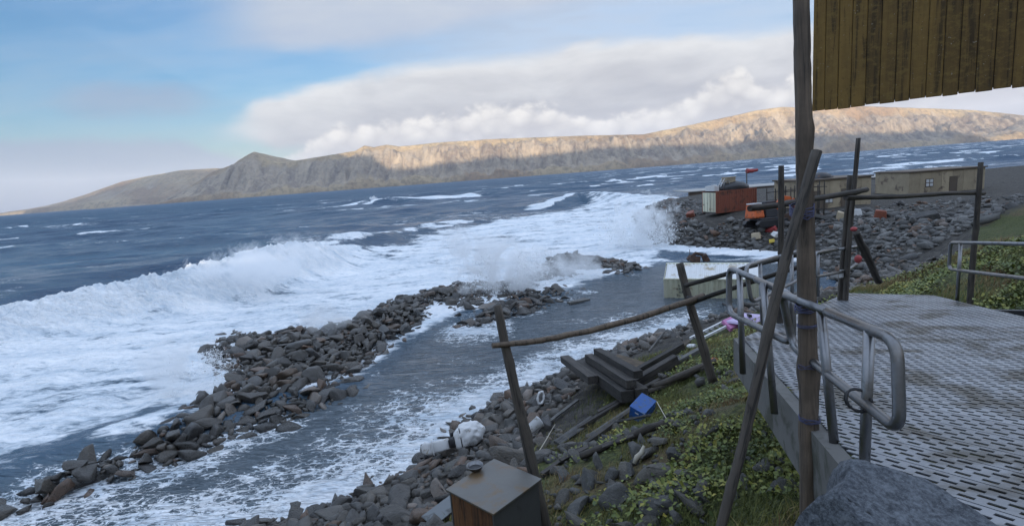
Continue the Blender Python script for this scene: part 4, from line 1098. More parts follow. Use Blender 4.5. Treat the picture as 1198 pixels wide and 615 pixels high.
# ---- hung plank screen at the top right
def build_screen():
    a = Vector(dep(950, 131, 4.35)); b = Vector(dep(1008, 123.5, 4.12)); d = (b-a); d.z = 0; d.normalize()
    root = thing('plank_screen', 'mossy yellow-brown plank screen hanging beside the tall pole', 'screen', a, (0, 0, math.atan2(d.y, d.x)))
    x = 0.0; k = 0
    while x < 2.35:
        w = .092+random.uniform(-.006, .006); m = MB(); dz = random.uniform(-.006, .006)
        m.box((x+w/2, random.uniform(-.002, .002), 1.0+dz), (w-.003, .018, 2.0)); m.build('plank', 'wood_panel', root, .005); x += w; k += 1
    m = MB(); m.box((1.18, .0115, 1.0), (2.34, .004, 1.97)); m.build('backing_sheet', 'black', root)
    for z in (.28, 1.3):
        m = MB(); m.box((1.18, .0345, z), (2.36, .04, .08)); m.build('batten', 'wood_dark', root)
    return root, d
scr, scrd = build_screen()
q = Vector(scr.location)+scrd*2.2+Vector((0.05, .12, 0))
pole('support_pole', Vector((q.x, q.y, DK(q.x, q.y)-.5)), Vector((q.x, q.y, 11.6)), .055, .05, 'wood_pole', 'peeled pole carrying the right end of the plank screen', 'pole', 41, .008, knots=9, seg=40)

# ---- grey boulder close to the viewer
def build_boulder():
    V, F = rock_variant(5, 5, 7, (1, .95, .9)); V = V*(1+.05*(fbm(V[:, 0]*5+V[:, 2]*3, V[:, 1]*5-V[:, 2]*2, 8, 4)-.5)+.035*(ridged(V[:, 0]*2.2+V[:, 2], V[:, 1]*2.2+V[:, 2]*2, 18, 3)-.6))[:, None]; 
    me = bpy.data.meshes.new('boulder'); me.from_pydata(V.tolist(), [], F.tolist()); me.polygons.foreach_set('use_smooth', [True]*len(F)); me.materials.append(MATS['granite'])
    o = bpy.data.objects.new('boulder', me); link(o); c = dep(1128, 712, 2.0); o.location = c; o.scale = (.66, .60, .52); o.rotation_euler = (.1, .2, 2.2)
    tag(o, 'big grey speckled boulder at the lower right corner', 'boulder')
build_boulder()

# ---- shipping containers
def container(label, loc, rot, side, roof, end, cat='container', L=6.06, W=2.44, H=2.59, group=None):
    root = thing('shipping_container', label, cat, loc, rot, group)
    def corr(n, amp, length, height, place):
        """trapezoid-corrugated sheet; place maps (along, up, out) to local space"""
        m = MB(); p = length/n; pts = []
        for i in range(n):
            pts += [(i*p, 0), (i*p+p*.30, 0), (i*p+p*.5, -amp), (i*p+p*.80, -amp)]
        pts.append((length, 0)); vs = [place(a, 0, o) for a, o in pts]+[place(a, height, o) for a, o in pts]; k = len(pts)
        m.add(vs, [(i, i+1, k+i+1, k+i) for i in range(k-1)]); return m
    t = .10
    corr(18, .055, L-2*t, H-.28, lambda a, u, o: (t+a, .012-o, .16+u)).build('side_panel', side, root)
    corr(20, .036, L-2*t, H-.28, lambda a, u, o: (t+a, W-.012+o, .16+u)).build('side_panel', side, root)
    corr(22, .04, L-.2, W-.2, lambda a, u, o: (t+a, t+u, H-.012+o)).build('roof_panel', roof, root)
    corr(8, .04, W-2*t, H-.28, lambda a, u, o: (L-.012+o, t+a, .16+u)).build('end_panel', side, root)
    for k in (0, 1):
        d = MB(); d.box((.02, t+(W-2*t)*(.25+.5*k), H/2), (.04, (W-2*t)/2-.012, H-.3)); dd = d.build('door', end, root)
        for q in (-.28, .28):
            m = MB(); m.tube([(-.022, t+(W-2*t)*(.25+.5*k)+q, .2), (-.022, t+(W-2*t)*(.25+.5*k)+q, H-.2)], .018, 8); m.build('locking_bar', 'galv', dd)
    for x in (t/2, L-t/2):
        for y in (t/2, W-t/2):
            m = MB(); m.box((x, y, H/2), (t, t, H-.004)); m.build('corner_post', side, root)
    for z, nm in ((.08, 'bottom_rail'), (H-.06, 'top_rail')):
        for y in (.05, W-.05):
            m = MB(); m.box((L/2, y, z), (L-2*t, .085, .12 if z > 1 else .16)); m.build(nm, side, root)
    m = MB(); m.box((L/2, W/2, .10), (L-2*t, W-.2, .05)); m.build('floor_panel', 'dark_metal', root)
    return root
T = Vector(onz(776, 326, 1.42)); T2 = Vector(onz(884, 326, 1.42)); dv = T2-T
rot = Matrix.Rotation(math.atan2(dv.y, dv.x), 4, 'Z') @ Matrix.Rotation(rad(16), 4, 'X') @ Matrix.Rotation(rad(.5), 4, 'Y')
loc = T-(rot.to_3x3() @ Vector((0, 0, 2.59)))
wet = container('cream shipping container tipped over in the shallow water', loc, rot.to_euler(), 'cream_paint', 'cream_dirty', 'cream_paint')
def marks():
    m = MB(); rr = random.Random(3)
    # rows of faded stencilled characters
    for r_, (n, x0) in enumerate(((2, 1.02), (3, .90), (2, 1.02), (2, .86))):
        for c in range(n):
            x = x0+c*.15; z = 2.08-r_*.24
            for k in range(3):
                if rr.random() < .8: m.box((x+rr.uniform(-.03, .03), -.024, z+(k-1)*.06), (.09, .006, .028))
            m.box((x+rr.choice((-.035, .035)), -.024, z), (.026, .005, .15))
    m.build('stencil_marks', 'ink', wet)['kind'] = 'stuff'
marks()
# red container on the point
ra = Vector(onz(838, 248.5, 3.0)); rb = Vector(onz(886, 243, 3.0)); d = rb-ra
red = container('rust red shipping container with a cream end on the rubble point', (ra.x, ra.y, 2.86), (0, 0, math.atan2(d.y, d.x)), 'rust_red', 'rust_red', 'cream_paint')
def local(root, p): return Matrix.Translation(root.location) @ root.rotation_euler.to_matrix().to_4x4() @ Vector(p)
rz = red.rotation_euler[2]
# gear heaped on its roof
def lumpy(name, c, size, mat, seed, label, cat, rotz=0, sub=3):
    bm = bmesh.new(); bmesh.ops.create_icosphere(bm, subdivisions=sub, radius=1.0)
    V = np.array([v.co[:] for v in bm.verts]); F = np.array([[v.index for v in f.verts] for f in bm.faces]); bm.free()
    n = ridged(V[:, 0]*2.1+seed+V[:, 2], V[:, 1]*2.1-V[:, 2]*1.3, seed, 3); V = V*(.72+.5*n)[:, None]; V[:, 2] = np.maximum(V[:, 2], -.15)
    o = mesh_np(name, V*np.array(size)[None], F, mat); o.location = c; o.rotation_euler = (0, 0, rotz); return tag(o, label, cat)
lumpy('net_heap', local(red, (3.4, 1.2, 2.66)), (2.2, .95, .85), 'black', 5, 'dark heap of nets on the roof of the red container', 'net', rz)
o = MB().box((0, 0, .45), (1.3, .9, .8)).box((0, 0, .90), (1.4, 1.0, .08)).build('crate', 'tan', None, .02); o.location = local(red, (3.0, 1.3, 3.15)); o.rotation_euler = (0, 0, rz); tag(o, 'pale crate on top of the dark heap on the red container', 'crate')
o = MB().box((0, 0, .3), (.7, 1.6, .6)).box((0, -.3, .66), (.5, .5, .1)).build('crate', 'white_paint', None, .03); o.location = local(red, (.45, 1.2, 2.6)); o.rotation_euler = (0, 0, rz); tag(o, 'white chest at the cream end of the red container roof', 'crate')
m = MB()
for k in range(2):
    m.bar((0, k*.45, 0), (.9, k*.45, 1.35), .06, .06)
for k in range(5): m.bar((.1+.16*k, .03, .18+.24*k), (.1+.16*k, .42, .18+.24*k), .05, .05)
o = m.build('ladder', 'white_paint'); o.location = local(red, (1.15, .9, 2.6)); o.rotation_euler = (0, 0, rz); tag(o, 'short white ladder propped on the red container roof', 'ladder')
m = MB(); m.tube([(0, 0, 0), (.2, .1, .9), (.9, .1, 1.1)], .05, 7); m.tube([(1.3, .2, 0), (.9, .1, 1.1)], .05, 7); m.tube([(-.4, .3, .4), (1.0, .2, .55)], .04, 7)
o = m.build('bent_pipe', 'galv'); o.location = local(red, (1.6, .6, 2.6)); o.rotation_euler = (0, 0, rz); tag(o, 'bent pipes on the red container beside the white ladder', 'pipe')
# windsock
wb = Vector(dep(874, 226, 72)); wt = Vector(dep(873.5, 200, 72))
root = thing('windsock', 'red windsock blowing on a thin pole behind the red container', 'windsock', (wb.x, wb.y, lz(wb.x, wb.y)))
b0 = Vector(root.location); m = MB(); m.tube([(0, 0, 0), wt-b0+Vector((0, 0, .05))], .075, 8); m.build('pole', 'wood_dark', root)
m = MB(); prof = []
for i in range(9):
    t = i/8; prof.append((wt-b0)+Vector((1.55*t, .1*t, -.15*math.sin(t*2)+.18*t)))
m.tube(prof, 0, 12, True, [.34-.17*i/8+.02*math.sin(i*2) for i in range(9)]); m.build('sock', 'red', root)
# landing pad
p0 = Vector(onz(806, 224.3, 3.35)); p1 = Vector(onz(935, 214.2, 3.35)); d = (p1-p0); a = math.atan2(d.y, d.x)
root = thing('landing_pad', 'flat pale concrete landing pad on the point by the water', 'pad', (p0.x, p0.y, 2.4), (0, 0, a))
Lp = 52.0
for i in range(10):
    m = MB(); m.box((Lp/10*(i+.5), 4.5, .90), (Lp/10-.05, 9, .16)); m.build('slab', 'pad', root)
m = MB(); m.box((Lp/2, .4, .38), (Lp-.1, .3, .86)); m.build('retaining_wall', 'brown_wall', root)
# orange machine lying in the rubble
c = G((896, 266)); c.z = lz(c.x, c.y)
root = thing('excavator', 'battered orange excavator with a folded arm in the rubble', 'excavator', c+Vector((0, 0, .1)), (rad(-4), 0, rad(12))); root.scale = (1.25, 1.25, 1.25)
for sy in (-.85, .85):
    m = MB(); prof = [(-1.25, .0), (1.25, .0), (1.5, .3), (1.25, .6), (-1.25, .6), (-1.5, .3)]
    m.add([(x, sy-.22, z) for x, z in prof]+[(x, sy+.22, z) for x, z in prof], [tuple(range(5, -1, -1)), tuple(range(6, 12))]+[(i, (i+1) % 6, 6+(i+1) % 6, 6+i) for i in range(6)])
    m.build('track', 'black', root, .04)
m = MB(); m.box((0, 0, .68), (2.0, 1.5, .16)); m.box((.35, .1, 1.1), (1.5, 1.5, .7)); m.build('body', 'dark_metal', root, .06)
m = MB(); m.box((-.95, .1, 1.35), (.95, 1.5, 1.15), None, .8); m.build('engine_hood', 'orange', root, .14)
m = MB(); m.box((-.95, .1, 1.98), (.7, 1.1, .1)); m.build('hood_cover', 'white_paint', root, .03)
m = MB(); bp = [(.6, -.5, 1.4), (1.2, -.6, 2.25), (1.95, -.7, 2.1), (2.5, -.8, 1.1), (2.7, -.85, .45)]
for a_, b_ in zip(bp, bp[1:]): m.bar(a_, b_, .32, .42)
m.build('boom', 'orange', root, .04)
m = MB(); m.tube([(.9, -.25, 1.3), (1.9, -.45, 1.8)], .08, 8); m.build('hydraulic_ram', 'galv', root)
m = MB(); m.add([(2.4, -1.3, .5), (3.0, -1.3, .55), (3.0, -1.3, -.05), (2.5, -1.3, -.1), (2.4, -.4, .5), (3.0, -.4, .55), (3.0, -.4, -.05), (2.5, -.4, -.1)], ((0,1,2,3),(7,6,5,4),(0,4,5,1),(1,5,6,2),(2,6,7,3),(3,7,4,0))); m.build('bucket', 'orange', root, .03)
m = MB(); m.box((.55, .35, 1.75), (1.0, .9, .7)); m.build('cab', 'dark_metal', root, .08)
def debris(px_, mat, size, label, cat, name, seed, lift=.12):
    q = G(px_); rr = random.Random(seed); m = MB(); m.box((0, 0, 0), size, None, .85, min(size)*.12); o = m.build(name, mat, None, min(size)*.12)
    o.location = q+Vector((0, 0, lift)); o.rotation_euler = (rr.uniform(-.4, .4), rr.uniform(-.4, .4), rr.uniform(0, 3)); return tag(o, label, cat)
debris((902, 270), 'red', (1.1, .6, .45), 'red crate lying below the orange excavator', 'crate', 'crate', 1)
debris((909, 276), 'white_paint', (1.0, .7, .5), 'white tub lying below the orange excavator', 'tub', 'tub', 2)
debris((903, 283), 'yellow', (.9, .5, .3), 'yellow crate among the stones near the water', 'crate', 'crate', 3)
debris((808, 254), 'rust_red', (1.2, 1.0, .9), 'rusty brown drum remains on the rubble left of the red container', 'drum', 'drum', 4, .3)
debris((885, 278), 'tan', (.9, .8, .7), 'tan block lying on the rubble below the excavator', 'block', 'block', 5, .2)
# beige building beyond the fence
def build_shed(name, label, a, b, depth, h, wall_mat, win=(), doors=(), base_z=None):
    a = Vector(a); b = Vector(b); d = b-a; L = Vector((d.x, d.y)).length; zb = base_z if base_z is not None else lz(*((a+b)/2).xy)-.1
    root = thing(name, label, 'building', (a.x, a.y, zb), (0, 0, math.atan2(d.y, d.x)))
    m = MB(); m.box((L/2, depth/2, h/2), (L, depth, h)); w = m.build('wall', wall_mat, root)
    n = int(L/1.2)
    for i in range(n):
        m = MB(); m.box((L*(i+.5)/n, -.02, h/2-.05), (L/n-.03, .036, h-.15)); m.build('siding_sheet', wall_mat, root)
    m = MB(); m.box((L/2, depth/2, h+.07), (L+.3, depth+.4, .14)); m.build('roof', 'brown_wall', root)
    for x, z, ww, hh in win:
        m = MB(); m.box((x, -.06, z), (ww, .05, hh)); f = m.build('window', 'brown_wall', root)
        for i in (-1, 1):
            for j in (-1, 1):
                m = MB(); m.box((x+i*ww*.235, -.095, z+j*hh*.235), (ww*.36, .015, hh*.36)); m.build('pane', 'pane', f)
    for x, ww, hh in doors:
        m = MB(); m.box((x, -.055, hh/2), (ww, .04, hh)); f = m.build('door', 'brown_wall', root)
        m = MB(); m.tube([(x+ww*.35, -.12, hh*.48), (x+ww*.35, -.075, hh*.48)], .04, 8); m.build('handle', 'dark_metal', f)
    return root
sh = build_shed('shed', 'low beige building with a four pane window beyond the fence', dep(946, 252, 58), dep(1018, 246, 59), 6, 3.1, 'tan', [(2.35, 1.05, 1.0, 1.0)], [(.95, .9, 2.0), (1.7, .5, 1.6), (4.6, 1.5, 2.0)])
lumpy('tarp_heap', Matrix.Translation(sh.location) @ Vector((2.3, 2.0, 3.2)), (1.5, .9, .7), 'dark_metal', 9, 'dark covered heap on the roof of the beige building', 'tarp', .2)
build_shed('shed', 'second beige building at the far right behind the fence', dep(1062, 246, 66), dep(1150, 236, 66), 6, 2.8, 'tan', [(2.5, 1.4, 1.0, 1.0)], [(5.5, 1.0, 2.0)])
for k_, (pp, mt, sz, nm, lb_) in enumerate((((922, 258), 'rust_brown', (1.2, .8, .9), 'crate', 'brown crate beside the drying rack on the point'), ((935, 256), 'dark_metal', (1.0, 1.0, .8), 'drum', 'dark drum in front of the drying rack'), ((962, 258), 'wood_grey', (2.2, .5, .4), 'plank_pile', 'pile of grey boards below the beige building'), ((984, 256), 'tan', (.9, .9, .8), 'crate', 'tan crate below the right part of the beige building'), ((1003, 252), 'white_paint', (.8, .7, .7), 'chest', 'pale chest at the right end of the beige building'), ((1030, 256), 'rust_red', (1.0, 1.0, 1.1), 'drum', 'rusty drum right of the beige building'), ((888, 248), 'dark_metal', (1.6, 1.0, .9), 'scrap_heap', 'dark scrap beside the right end of the red container'), ((1080, 258), 'wood_grey', (2.4, .8, .6), 'plank_pile', 'pile of grey boards at the far right of the point'))):
    debris(pp, mt, sz, lb_, nm.split('_')[0], nm, 60+k_, .3)
# drying rack of timbers
def rack(label, a, b, h, n, depth=2.0, extra=0):
    a = Vector(a); b = Vector(b); a.z = lz(a.x, a.y)-.2; d = b-a; d.z = 0; L = d.length
    root = thing('drying_rack', label, 'rack', a, (0, 0, math.atan2(d.y, d.x)))
    for i in range(n):
        for y in (0, depth):
            m = MB(); m.tube([(L*i/(n-1), y, 0), (L*i/(n-1)+random.uniform(-.1, .1), y+random.uniform(-.1, .1), h+random.uniform(.0, .5))], .06, 7); m.build('post', 'wood_dark', root)
    for z in (h*.35, h*.68, h*.97):
        for y in (0, depth):
            m = MB(); m.tube([(-.2, y-.08, z+random.uniform(-.1, .1)), (L+.2, y-.08, z+random.uniform(-.1, .1))], .045, 7); m.build('crossbar', 'wood_dark', root)
rack('dark timber drying rack left of the beige building', dep(914, 252, 56), dep(946, 248, 57), 3.2, 4)
rack('dark timber scaffold standing in front of the beige building', dep(948, 250, 54), dep(964, 248, 54), 3.6, 3, .9)
# rusty wreck behind the container, floating plank
m = MB(); m.box((0, 0, .25), (1.0, .8, .6), Matrix.Rotation(.3, 3, 'Y'), .8, .08); m.tube([(-.6, 0, .2), (.2, .1, .75), (1.0, .1, .5), (1.3, .1, .0)], .16, 9); m.tube([(-.35, 0, .5), (-.4, 0, 1.15)], .03, 6); m.box((1.0, 0, .25), (.5, .5, .7), Matrix.Rotation(-.4, 3, 'Y'), .9, .05)
o = m.build('engine_wreck', 'rust_brown', None, .04); o.location = onz(812, 306, .1); tag(o, 'rusty engine wreck in the water behind the cream container', 'wreck')
m = MB(); m.box((0, 0, 0), (1.9, .35, .12), Matrix.Rotation(.06, 3, 'Y')); m.box((.2, .3, -.02), (1.4, .18, .1)); o = m.build('floating_plank', 'wood_grey', None, .01); o.location = onz(677, 352, .1); o.rotation_euler = (0, 0, .62); tag(o, 'grey plank floating in the calm water by the spit', 'plank')

# ---- things on the slope
def timber(pa, pb, w, h, mat, label, cat='timber', name='timber', lift=0.0, roll=0.0, za=None, zb=None, bev=.008):
    a = G(pa) if not isinstance(pa, Vector) else pa.copy(); b = G(pb) if not isinstance(pb, Vector) else pb.copy()
    a.z += h/2+lift if za is None else za; b.z += h/2+lift if zb is None else zb
    d = b-a; m = MB(); m.box((0, 0, 0), (d.length, w, h), None, 1.0, min(w, h)*.05); o = m.build(name, mat, None, bev)
    o.location = (a+b)/2; q = d.to_track_quat('X', 'Z'); o.rotation_euler = (q @ Euler((roll, 0, 0)).to_quaternion()).to_euler(); return tag(o, label, cat)
def log(pa, pb, r0, r1, mat, label, cat='log', name='log', seed=1, lift=0.0, wob=.012):
    a = G(pa) if not isinstance(pa, Vector) else pa; b = G(pb) if not isinstance(pb, Vector) else pb
    return pole(name, a+Vector((0, 0, r0*.7+lift)), b+Vector((0, 0, r1*.7+lift)), r0, r1, mat, label, cat, seed, wob)
# stack of heavy beams: build a local frame from two pixels
sa = G((684, 455)); sb = G((735, 478)); dd = (sb-sa); dd.z = 0; dirx = dd.normalized(); nrm = Vector((-dirx.y, dirx.x, 0))
L = dd.length*1.02; zb = max(sa.z, sb.z)+.02
def beam_at(off, z, l0, l1, w, h, label, mat='wood_beam', tilt=0.0):
    c = sa+dirx*(l0+l1)/2*L+nrm*off; c.z = zb+z; m = MB(); m.box((0, 0, 0), ((l1-l0)*L, w, h), None, 1, .006); o = m.build('beam', mat, None, .012)
    o.location = c; o.rotation_euler = (tilt, math.atan2(-(sb.z-sa.z)*.5, L), math.atan2(dirx.y, dirx.x)); return tag(o, label, 'beam', 'heavy beams stacked by the water')
beam_at(-.02, .10, -.04, 1.0, .34, .30, 'lowest wide dark beam at the front of the stack')
beam_at(.34, .12, .02, 1.02, .34, .32, 'second dark beam in the stack, behind the lowest front one')
beam_at(.12, .40, .06, .98, .27, .22, 'middle dark beam lying across the two lower beams')
beam_at(.36, .60, .10, .95, .25, .20, 'topmost dark beam of the stack by the water')
beam_at(-.36, .0, -.25, .55, .30, .22, 'short low beam at the left foot of the stack')
# rubber mat / plate leaning behind the stack
pc = [Vector(dep(x, y, t)) for x, y, t in ((702, 444, 15.0), (722, 415, 16.2), (758, 426, 15.9), (738, 458, 14.6))]
n_ = (pc[1]-pc[0]).cross(pc[2]-pc[0]).normalized()*-.05; c0 = sum(pc, Vector())/4
m = MB(); m.add([p-c0 for p in pc]+[p-c0+n_ for p in pc], ((0,1,2,3),(7,6,5,4),(0,4,5,1),(1,5,6,2),(2,6,7,3),(3,7,4,0))); o = m.build('plate', 'wood_ply', None, .01); o.location = c0; tag(o, 'broad brown board leaning behind the stacked beams', 'board')
timber((728, 470), (792, 432), .20, .26, 'wood_beam', 'long dark beam running uphill right of the stacked beams', lift=.18)
timber((742, 448), (800, 415), .16, .20, 'wood_beam', 'dark beam pointing uphill behind the broad brown board', lift=.2)
timber((760, 425), (778, 398), .05, .08, 'wood_grey', 'thin grey plank jutting over the water beside the beams', 'plank', 'plank', lift=.35)
log((764, 462), (838, 431), .10, .085, 'wood_dark', 'thick black log lying above the blue crate', seed=51, lift=.15)
log((745, 470), (812, 440), .07, .06, 'wood_dark', 'thinner dark log lying below the thick black log', seed=52, lift=.06)
log((680, 541), (778, 503), .075, .06, 'wood_dark', 'dark log lying across the grass above the foreground rocks', seed=53, lift=.08)
timber((652, 524), (694, 494), .20, .07, 'wood_grey', 'short flat grey plank on the grass left of the blue crate', 'plank', 'plank', lift=.08, roll=.3)
timber((634, 560), (744, 480), .10, .10, 'wood_beam', 'long thin timber slanting down towards the leaning post', lift=.03)
timber((690, 515), (746, 478), .17, .06, 'wood_grey', 'long grey plank under the blue crate', 'plank', 'plank', lift=.06)
timber((668, 510), (760, 455), .09, .09, 'wood_beam', 'thin dark timber between the stack and the blue crate', lift=.05)
timber((700, 488), (780, 445), .12, .08, 'wood_beam', 'dark board lying just above the thin timber by the stack', 'board', 'board', lift=.10)
timber((770, 440), (822, 412), .15, .10, 'wood_grey', 'grey plank near the foot of the second leaning post', 'plank', 'plank', lift=.08)
log((768, 474), (781, 498), .010, .008, 'bone', 'short pale stick leaning against the blue crate', 'stick', 'stick', 54, .10, .003)
log((630, 534), (650, 500), .014, .009, 'bone', 'thin pale stick standing right of the leaning post', 'stick', 'stick', 55, .10, .004)
timber((598, 520), (612, 500), .10, .03, 'wood_grey', 'small grey board on the stones left of the leaning post', 'board', 'board', lift=.1, roll=.5)
for k_, (pa_, pb_, w_, h_, mt, lb_) in enumerate((((640, 500), (676, 472), .12, .05, 'wood_grey', 'short grey board on the stones below the stacked beams'), ((705, 530), (742, 516), .10, .04, 'wood_beam', 'small dark board just below the long dark log'), ((786, 446), (826, 436), .09, .06, 'wood_beam', 'small timber lying above the thick black log'), ((716, 500), (760, 492), .08, .05, 'wood_grey', 'thin grey lath lying below the blue crate'), ((656, 545), (690, 528), .11, .05, 'wood_beam', 'broken dark board near the lower end of the dark log'), ((776, 425), (806, 402), .18, .05, 'wood_ply', 'brown board propped near the water left of the second post'))):
    timber(pa_, pb_, w_, h_, mt, lb_, 'board', 'board', lift=.10, roll=.2*(k_ % 3-1))
# blue crate
c = G((752, 487)); root = thing('plastic_crate', 'bright blue plastic crate tipped on the timbers', 'crate', c+Vector((-.02, .0, .06)), (rad(18), rad(-16), rad(42)))
w, dp_, h = .50, .36, .34
for nm, cc, sz in (('bottom', (0, 0, .01), (w-.03, dp_-.03, .02)), ('side', (0, -dp_/2+.008, h/2), (w, .016, h)), ('side', (0, dp_/2-.008, h/2), (w, .016, h)), ('end', (-w/2+.008, 0, h/2), (.016, dp_-.034, h)), ('end', (w/2-.008, 0, h/2), (.016, dp_-.034, h)), ('lid', (0, 0, h+.011), (w+.02, dp_+.02, .02))):
    MB().box(cc, sz).build(nm, 'blue_plastic', root, .004)
for z in (.09, .20, .29):
    MB().box((0, -dp_/2-.004, z), (w-.02, .008, .016)).build('rib', 'blue_plastic', root)
MB().box((-w/2-.004, 0, h*.72), (.008, .09, .03)).build('handle', 'white_paint', root)
# outboard motor
mo = G((540, 530)); hd = Vector(dep(558, 505, 12.4)); tl = Vector(dep(509, 527, 12.2))
d = tl-hd; root = thing('outboard_motor', 'white outboard motor lying on the boulders at the shore', 'motor', mo+Vector((.05, 0, .46)), (rad(20), rad(4), math.atan2(d.y, d.x))); root.scale = (1.22, 1.22, 1.22)
def rbox(rings, mat, nm, par):
    m = MB(); n = 16; vs = []; fs = []
    for x, cy, cz, ry, rz_ in rings:
        for k in range(n):
            a = 2*math.pi*k/n; ca, sa_ = math.cos(a), math.sin(a); e = .48
            vs.append((x, cy+ry*math.copysign(abs(ca)**e, ca), cz+rz_*math.copysign(abs(sa_)**e, sa_)))
    for i in range(len(rings)-1):
        for k in range(n): fs.append((i*n+k, i*n+(k+1) % n, (i+1)*n+(k+1) % n, (i+1)*n+k))
    fs += [tuple(reversed(range(n))), tuple((len(rings)-1)*n+k for k in range(n))]
    m.add(vs, fs, True); return m.build(nm, mat, par)
cw = rbox([(-.52, 0, .10, .09, .08), (-.49, 0, .10, .16, .15), (-.34, 0, .09, .185, .21), (-.12, 0, .06, .19, .25), (.06, 0, .03, .175, .25), (.16, 0, .0, .15, .20), (.18, 0, .0, .12, .16)], 'white_paint', 'cowling', root)
rbox([(.02, 0, .035, .186, .262), (.045, 0, .03, .184, .260)], 'dark_metal', 'cowling_seam', cw)
rbox([(.14, 0, .0, .13, .14), (.24, 0, -.02, .10, .12), (.34, 0, -.02, .085, .10)], 'black', 'bracket', root)
rbox([(.32, 0, -.02, .07, .13), (.55, 0, -.02, .055, .14), (.78, 0, -.02, .05, .13)], 'white_paint', 'leg', root)
pl = rbox([(.72, 0, -.02, .10, .20), (.745, 0, -.02, .10, .20)], 'white_paint', 'cavitation_plate', root)
rbox([(.76, 0, -.02, .045, .12), (.90, 0, .0, .06, .16), (1.0, 0, .0, .03, .08)], 'white_paint', 'gear_case', root)
m = MB(); m.lathe([(.001, -.02), (.05, -.01), (.05, .08), (.02, .10)], (.92, 0, -.22), 12)
for k in range(3):
    a = k*2.094; m.add([(.92+.03*math.cos(a), .03*math.sin(a), -.20), (.92+.15*math.cos(a-.35), .15*math.sin(a-.35), -.23), (.92+.16*math.cos(a+.3), .16*math.sin(a+.3), -.16)], ((0, 1, 2), (2, 1, 0)))
m.build('propeller', 'black', root)
m = MB(); m.box((.16, -.22, .12), (.20, .10, .16), Matrix.Rotation(.4, 3, 'Z'), .8, .02); m.box((.05, -.24, -.05), (.16, .08, .1), None, .8, .02); m.build('clamp', 'black', root, .01)
m = MB(); m.box((-.06, -.18, .10), (.16, .05, .14), None, .9, .03); m.box((.08, -.165, .20), (.12, .06, .09), Matrix.Rotation(.5, 3, 'Y')); m.box((.1, -.15, -.06), (.1, .08, .12), Matrix.Rotation(.9, 3, 'Y'), .8, .02); m.box((-.22, -.18, .0), (.09, .05, .06), None, .8, .02); m.build('exposed_engine', 'dark_metal', root, .01)
bm = bmesh.new(); bmesh.ops.create_icosphere(bm, subdivisions=4, radius=1.0); Vc = np.array([v.co[:] for v in bm.verts]); Fc = np.array([[v.index for v in f.verts] for f in bm.faces]); bm.free()
nc = ridged(Vc[:, 0]*2.4+Vc[:, 2]*1.1, Vc[:, 1]*2.4-Vc[:, 2]*1.9, 23, 4); Vc = Vc*(.70+.50*nc)[:, None]
oc = mesh_np('torn_cover', Vc*np.array([.36, .235, .285])[None], Fc, 'white_paint', root); oc.location = (-.22, 0, .08)
# white bucket
c = G((627, 516)); root = thing('bucket', 'white plastic bucket lying on its side by the leaning post', 'bucket', c+Vector((0, 0, .44)), (rad(68), rad(0), rad(118)))
MB().lathe([(.001, -.18), (.125, -.18), (.15, .18), (.156, .18), (.156, .16), (.145, .16)], n=20).build('body', 'white_paint', root)
MB().lathe([(.120, -.17), (.143, .17)], n=20).build('inside', 'white_paint', root)
m = MB(); m.tube([(.156*math.cos(a), .156*math.sin(a)*.5, .17+.12*math.sin(a)) for a in [math.pi*i/12 for i in range(13)]], .005, 6); m.build('handle', 'dark_metal', root)
# white ring-shaped plastic hanging on the bank
c = G((632, 478)); m = MB(); rr = random.Random(4)
m.tube([(.10*math.cos(a), rr.uniform(-.01, .01), .19*math.sin(a)+.2) for a in [2*math.pi*i/20 for i in range(21)]], 0, 8, False, [.035+.012*math.sin(i*1.9) for i in range(21)])
o = m.build('plastic_ring', 'white_paint'); o.location = c+Vector((0, 0, .15)); o.rotation_euler = (rad(-15), rad(18), rad(15)); tag(o, 'white oval plastic ring on the bank above the bucket', 'ring')
m = MB(); m.tube([(-.10, 0, .0), (-.05, .01, .10), (.02, 0, .16), (.07, .02, .27)], 0, 8, True, [.03, .045, .04, .02]); m.tube([(.0, 0, .0), (.03, .0, .10), (.06, .01, .14)], .02, 7)
o = m.build('driftwood', 'bone'); o.location = G((748, 541)); o.rotation_euler = (0, rad(10), .4); tag(o, 'small pale piece of driftwood above the foreground rocks', 'driftwood')
# wooden box with a lid and a bowl
F0 = Vector(onz(577, 586, 5.40)); FL = Vector(onz(525, 571, 5.40)); FR = Vector(onz(630, 560, 5.40)); FB = FL+FR-F0
ux = (FR-F0); uy = (FL-F0); W_, D_ = ux.length, uy.length
bend = math.acos(max(-1, min(1, ux.dot(uy)/(W_*D_))))-math.pi/2; ang = math.atan2(ux.y, ux.x)+bend/2
gz = min(lz(p.x, p.y) for p in (F0, FL, FR, FB))-.05; Hh = 5.40-gz
W_ *= 1.28; D_ *= 1.28; _c = (FL+FR)/2; F0 = _c-Vector((math.cos(ang)*W_-math.sin(ang)*D_, math.sin(ang)*W_+math.cos(ang)*D_, 0))/2
root = thing('storage_box', 'brown wooden box with a dark metal lid on the near slope', 'box', (F0.x, F0.y, gz), (0, 0, ang)); 
sk = uy.dot(ux.normalized())   # how far the lid is out of square
dep_ = D_
MB().box((W_/2, .045, Hh/2-.02), (W_-.06, .024, Hh-.05)).build('side_board', 'box_side', root, .004)
MB().box((W_/2, dep_-.045, Hh/2-.02), (W_-.06, .024, Hh-.05)).build('side_board', 'box_side', root, .004)
nb = 4
for i in range(nb):
    w_ = (dep_-.12)/nb; MB().box((.045, .06+w_*(i+.5), Hh/2-.02), (.024, w_-.004, Hh-.05)).build('front_board', 'wood_brown', root, .003)
MB().box((W_-.045, dep_/2, Hh/2-.02), (.024, dep_-.12, Hh-.05)).build('side_board', 'box_side', root, .004)
